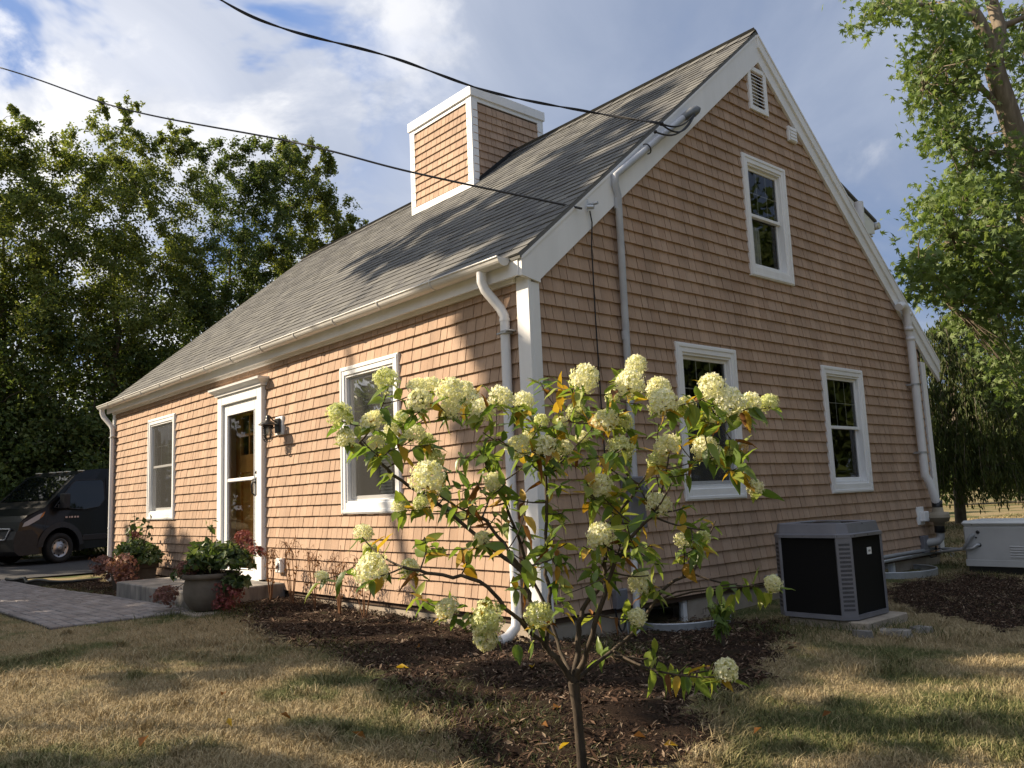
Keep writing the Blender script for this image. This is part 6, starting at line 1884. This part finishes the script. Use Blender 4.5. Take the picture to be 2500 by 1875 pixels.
# ---------------------------------------------------------------- dry stalks and weeds by the front wall
DRY = mottled('dry_stalk', (.14, .07, .035), (.24, .13, .07), 20, .9, .1, .3)
def dry_plant(x, y, h, label, seed, green=False):
    R = np.random.default_rng(seed)
    z = float(gz(x, y)) + .02
    t = thing('dry_perennial' if not green else 'young_plant', label, 'plant', (x, y, z), 0, 'dried plants against the front wall' if not green else None)
    m = MB()
    for _ in range(5 if not green else 3):
        a = R.uniform(0, 6.28); e = np.array([math.cos(a) * .12 * h, math.sin(a) * .08 * h, h * R.uniform(.75, 1.05)]) + np.array([-.06, 0, 0]) * h
        m.tube([(0, 0, -.05), tuple(e * .5 + R.normal(size=3) * .02), tuple(e)], [.006, .005, .003], 5)
        for _ in range(9):
            b = e + R.normal(size=3) * np.array([.05, .04, .05]); m.tube([tuple(e), tuple((e + b) / 2 + np.array([0, 0, .02])), tuple(b), tuple(b + np.array([0, 0, -.03]))], .0022, 4)
        if green: pass
    m.build('stem', DRY if not green else TWIG, t, fix=False)
    n = 40 if not green else 70
    C = np.stack([R.normal(size=n) * .10 * h - .04 * h, R.normal(size=n) * .07 * h, R.uniform(.35 if not green else .3, 1.0, n) * h], 1)
    V, F = leaf_cloud(C, .045 if not green else .11, R, .35 if not green else .4, .2, 1, None, .5, .2)
    np_mesh('foliage', V, F, H_BRN if not green else H_GREEN, t)
for k, (x, h, lab) in enumerate(((-4.05, .52, 'dried brown stalk leaning beside the outlet box'), (-3.55, .66, 'tallest dried brown stalks under the right front window'), (-3.05, .55, 'dried brown stalks right of the tallest ones'), (-2.55, .5, 'dried stalks below the cream flower heads near the window'), (-2.1, .55, 'dried stalks nearest the downspout on the front wall'))):
    dry_plant(x, -.30, h, lab, 50 + k)
dry_plant(1.13, .70, .30, 'young leafy green plant in the mulch beside the near window well', 60, True)

# ---------------------------------------------------------------- grass blades, mulch chips, fallen leaves
def blades(name, n, region, hmin, hmax, wid, mat, seed, keep):
    R = np.random.default_rng(seed)
    x, y = region(R, n)
    k = keep(x, y); x, y = x[k], y[k]; n = len(x)
    z = gz(x, y)
    a = R.uniform(0, 6.283, n); h = R.uniform(hmin, hmax, n) * (.7 + .6 * vnoise(x, y, 1.7, 9))
    ln = R.uniform(.3, 1.8, n) * h
    dx, dy = np.cos(a), np.sin(a)
    a2 = a + R.uniform(-1.2, 1.2, n); ex, ey = np.cos(a2), np.sin(a2)
    w = wid * R.uniform(.6, 1.3, n)
    b0 = np.stack([x - dy * w, y + dx * w, z - .004], 1); b1 = np.stack([x + dy * w, y - dx * w, z - .004], 1)
    m0 = np.stack([x + ex * ln * .4 - dy * w * .7, y + ey * ln * .4 + dx * w * .7, z + h * .65], 1); m1 = np.stack([x + ex * ln * .4 + dy * w * .7, y + ey * ln * .4 - dx * w * .7, z + h * .65], 1)
    tp = np.stack([x + ex * ln, y + ey * ln, z + h * .92], 1); tq = tp + np.stack([dy, -dx, 0 * dx], 1) * w[:, None] * .15
    V = np.stack([b0, b1, m1, m0, tq, tp], 1).reshape(-1, 3)
    o = np.arange(n)[:, None] * 6
    F = np.concatenate([o + np.array([[0, 1, 2, 3]]), o + np.array([[3, 2, 4, 5]])], 0)
    ob = np_mesh(name, V, F, mat)
    return tag(ob, kind='stuff')
def grass_mat():
    m = bpy.data.materials.new('grass_blade'); m.use_nodes = True
    t = NT(m.node_tree); b = t.n['Principled BSDF']; b.inputs['Roughness'].default_value = .75; b.inputs['Specular IOR Level'].default_value = .2
    p = objpos(t)
    big = t.noise(p, 0.55, 4, 0.55, 0.4); mid = t.noise(p, 3.0, 5, 0.6)
    f = t.math('ADD', t.math('MULTIPLY', big, .65), t.math('MULTIPLY', mid, .35))
    r = island(t)
    straw = t.ramp(r, [(0, (.31, .24, .13)), (.4, (.45, .36, .21)), (.75, (.21, .16, .09)), (1, (.52, .435, .275))])
    green = t.ramp(r, [(0, (.06, .076, .024)), (.4, (.10, .12, .04)), (.75, (.17, .17, .066)), (1, (.30, .25, .13))])
    f2 = t.math('ADD', t.step(f, .45, .58), t.math('MULTIPLY', t.math('SUBTRACT', t.math('FRACT', t.math('MULTIPLY', r, 7.3)), .5), .7), True)
    t.link(t.mix(f2, straw, green), b.inputs['Base Color'])
    return m
GRASS = grass_mat()
def not_hard(x, y):
    ok = ~in_poly(x, y, [(p[0], p[1]) for p in BED])
    ok &= ~((x > PX0) & (x < PX1 + .01) & (y > PY0 - .01) & (y < PY1 + .01))
    ok &= ~((x > -6.85) & (x < -4.28) & (y > -1.12)) & ~((y > -.02) & (x < .02) & (y < HW))
    ok &= ~((x > .72) & (x < 1.62) & (y > 1.86) & (y < 2.75)) & (x > -13.3)
    b2 = in_poly(x, y, BED2) | in_poly(x, y, BED3)
    ok &= ~b2 | (np.sin(x * 91.7 + y * 37.1) > .55)
    return ok
def wedge(dmin, dmax, power=1.6):
    def f(R, n):
        u = R.random(n); d = (dmin ** (1 - power + 1e-6) + u * (dmax ** (1 - power + 1e-6) - dmin ** (1 - power + 1e-6))) ** (1 / (1 - power + 1e-6))
        az = YAW + R.uniform(-.62, .66, n)
        return CAM[0] + d * np.cos(az), CAM[1] + d * np.sin(az)
    return f
blades('grass', 400000, wedge(2.6, 15, 1.55), .014, .036, .0019, GRASS, 1, not_hard)
def far(R, n): return R.uniform(-13.3, 3, n), R.uniform(-4, 14, n)
blades('grass', 60000, lambda R, n: (R.uniform(-4, 4, n), R.uniform(7, 22, n)), .03, .07, .006, GRASS, 2, not_hard)
# taller tufts at the edges of bed, path and pad
def tufts(R, n):
    c = [(-4.6, -1.15, .25), (-4.2, -1.45, .3), (-3.6, -1.0, .3), (1.2, 2.0, .25), (1.6, 2.2, .3), (1.0, 1.5, .25), (.35, .35, .35), (.6, .1, .25), (1.9, -1.9, .25), (2.3, -1.9, .3), (.2, 7.2, .4), (.7, 6.2, .4), (.9, -1.5, .3), (1.4, -1.6, .2), (-1.0, -1.2, .3), (-10.3, -1.0, .5), (-9, -1.1, .4), (-8, -1.05, .4)]
    i = R.integers(0, len(c), n); c = np.array(c)
    return c[i, 0] + R.normal(size=n) * c[i, 2], c[i, 1] + R.normal(size=n) * c[i, 2] * .6
blades('grass_tufts', 9000, tufts, .03, .085, .0024, leaf_mat('tuft_blade', [(.045, .065, .018), (.07, .09, .026), (.15, .14, .05)], .25), 3, lambda x, y: (~((y > -.02) & (x < .02)) & ~((x > PX0) & (x < PX1) & (y > PY0) & (y < PY1)) & ~((x > -6.85) & (x < -4.28) & (y > -1.12))))
WC = None
def weeds(R, n):
    global WC
    k = 260
    d = R.uniform(2.7, 9, k); az = YAW + R.uniform(-.6, .64, k)
    cx_, cy_ = CAM[0] + d * np.cos(az), CAM[1] + d * np.sin(az); rr = R.uniform(.02, .09, k)
    i = R.integers(0, k, n); return cx_[i] + R.normal(size=n) * rr[i], cy_[i] + R.normal(size=n) * rr[i]
blades('lawn_weeds', 26000, weeds, .03, .075, .0024, GRASS, 21, not_hard)
def chips(name, n, poly, seed, mat, smin, smax):
    R = np.random.default_rng(seed); P = np.array(poly)
    x = R.uniform(P[:, 0].min() - .12, P[:, 0].max() + .12, n); y = R.uniform(P[:, 1].min() - .12, P[:, 1].max() + .12, n)
    k = in_poly(x, y, poly) | ((R.random(n) < .5) & (edge_dist(x, y, poly) < .10 * R.random(n) * 2)); x, y = x[k], y[k]
    C = np.stack([x, y, gz(x, y) + .022 + R.uniform(0, .022, len(x))], 1)
    V, F = leaf_cloud(C, 1.0, R, .28, 1.2, 1, None, 0, .05)
    s = R.uniform(smin, smax, len(C)) ** 1.0
    V = (V.reshape(-1, 4, 3) - C[:, None]) * s[:, None, None] + C[:, None]
    o = np_mesh(name, V.reshape(-1, 3), F, mat); return tag(o, kind='stuff')
CHIP = leaf_mat('bark_chip', [(.04, .024, .016), (.08, .046, .03), (.025, .016, .012), (.14, .09, .06), (.055, .032, .022), (.30, .23, .165)], .0, .9, .15)
chips('bark_chips', 90000, BED, 4, CHIP, .012, .045); chips('bark_chips', 9000, BED, 14, CHIP, .04, .085); chips('bark_chips', 30000, BED2, 5, CHIP, .012, .04); chips('bark_chips', 9000, BED3, 6, CHIP, .015, .045)
# fallen leaves: each can be picked up
R = np.random.default_rng(12)
spots_ = [(1360, 1745), (1375, 1850), (880, 1815), (350, 1830), (560, 1784), (545, 1710), (1565, 1820), (1640, 1840), (700, 1765), (1330, 1790), (1300, 1640), (1020, 1590), (2020, 1760), (980, 1640), (1850, 1800)]
for k, (x, y) in enumerate(spots_):
    p = on_ground(x, y); p[2] = float(gz(p[0], p[1])) + .045
    V, F = leaf_cloud(np.zeros((1, 3)), .085, R, .5, 2.0, 1, None, 0, .22)
    o = np_mesh('fallen_leaf', V, F, [H_BRN, H_YEL, H_BRN][k % 3]); o.location = p
    where = ['on the mulch by the hydrangea trunk', 'below the hydrangea trunk', 'on the front lawn edge of the picture', 'in the sunlit lawn at the lower left', 'on the sunny lawn patch', 'on the lawn, palest of them', 'on the grass right of the trunk', 'on the grass near the picture bottom', 'in the straw coloured lawn', 'on the thin mulch left of the trunk', 'on the mulch left of the limbs', 'on the mulch below the front window', 'on the right lawn', 'on the mulch edge', 'on the right lawn by the picture bottom'][k]
    tag(o, ('curled yellow leaf ' if k % 3 == 1 else 'curled brown leaf ') + 'lying ' + where, 'leaf', 'fallen leaves')
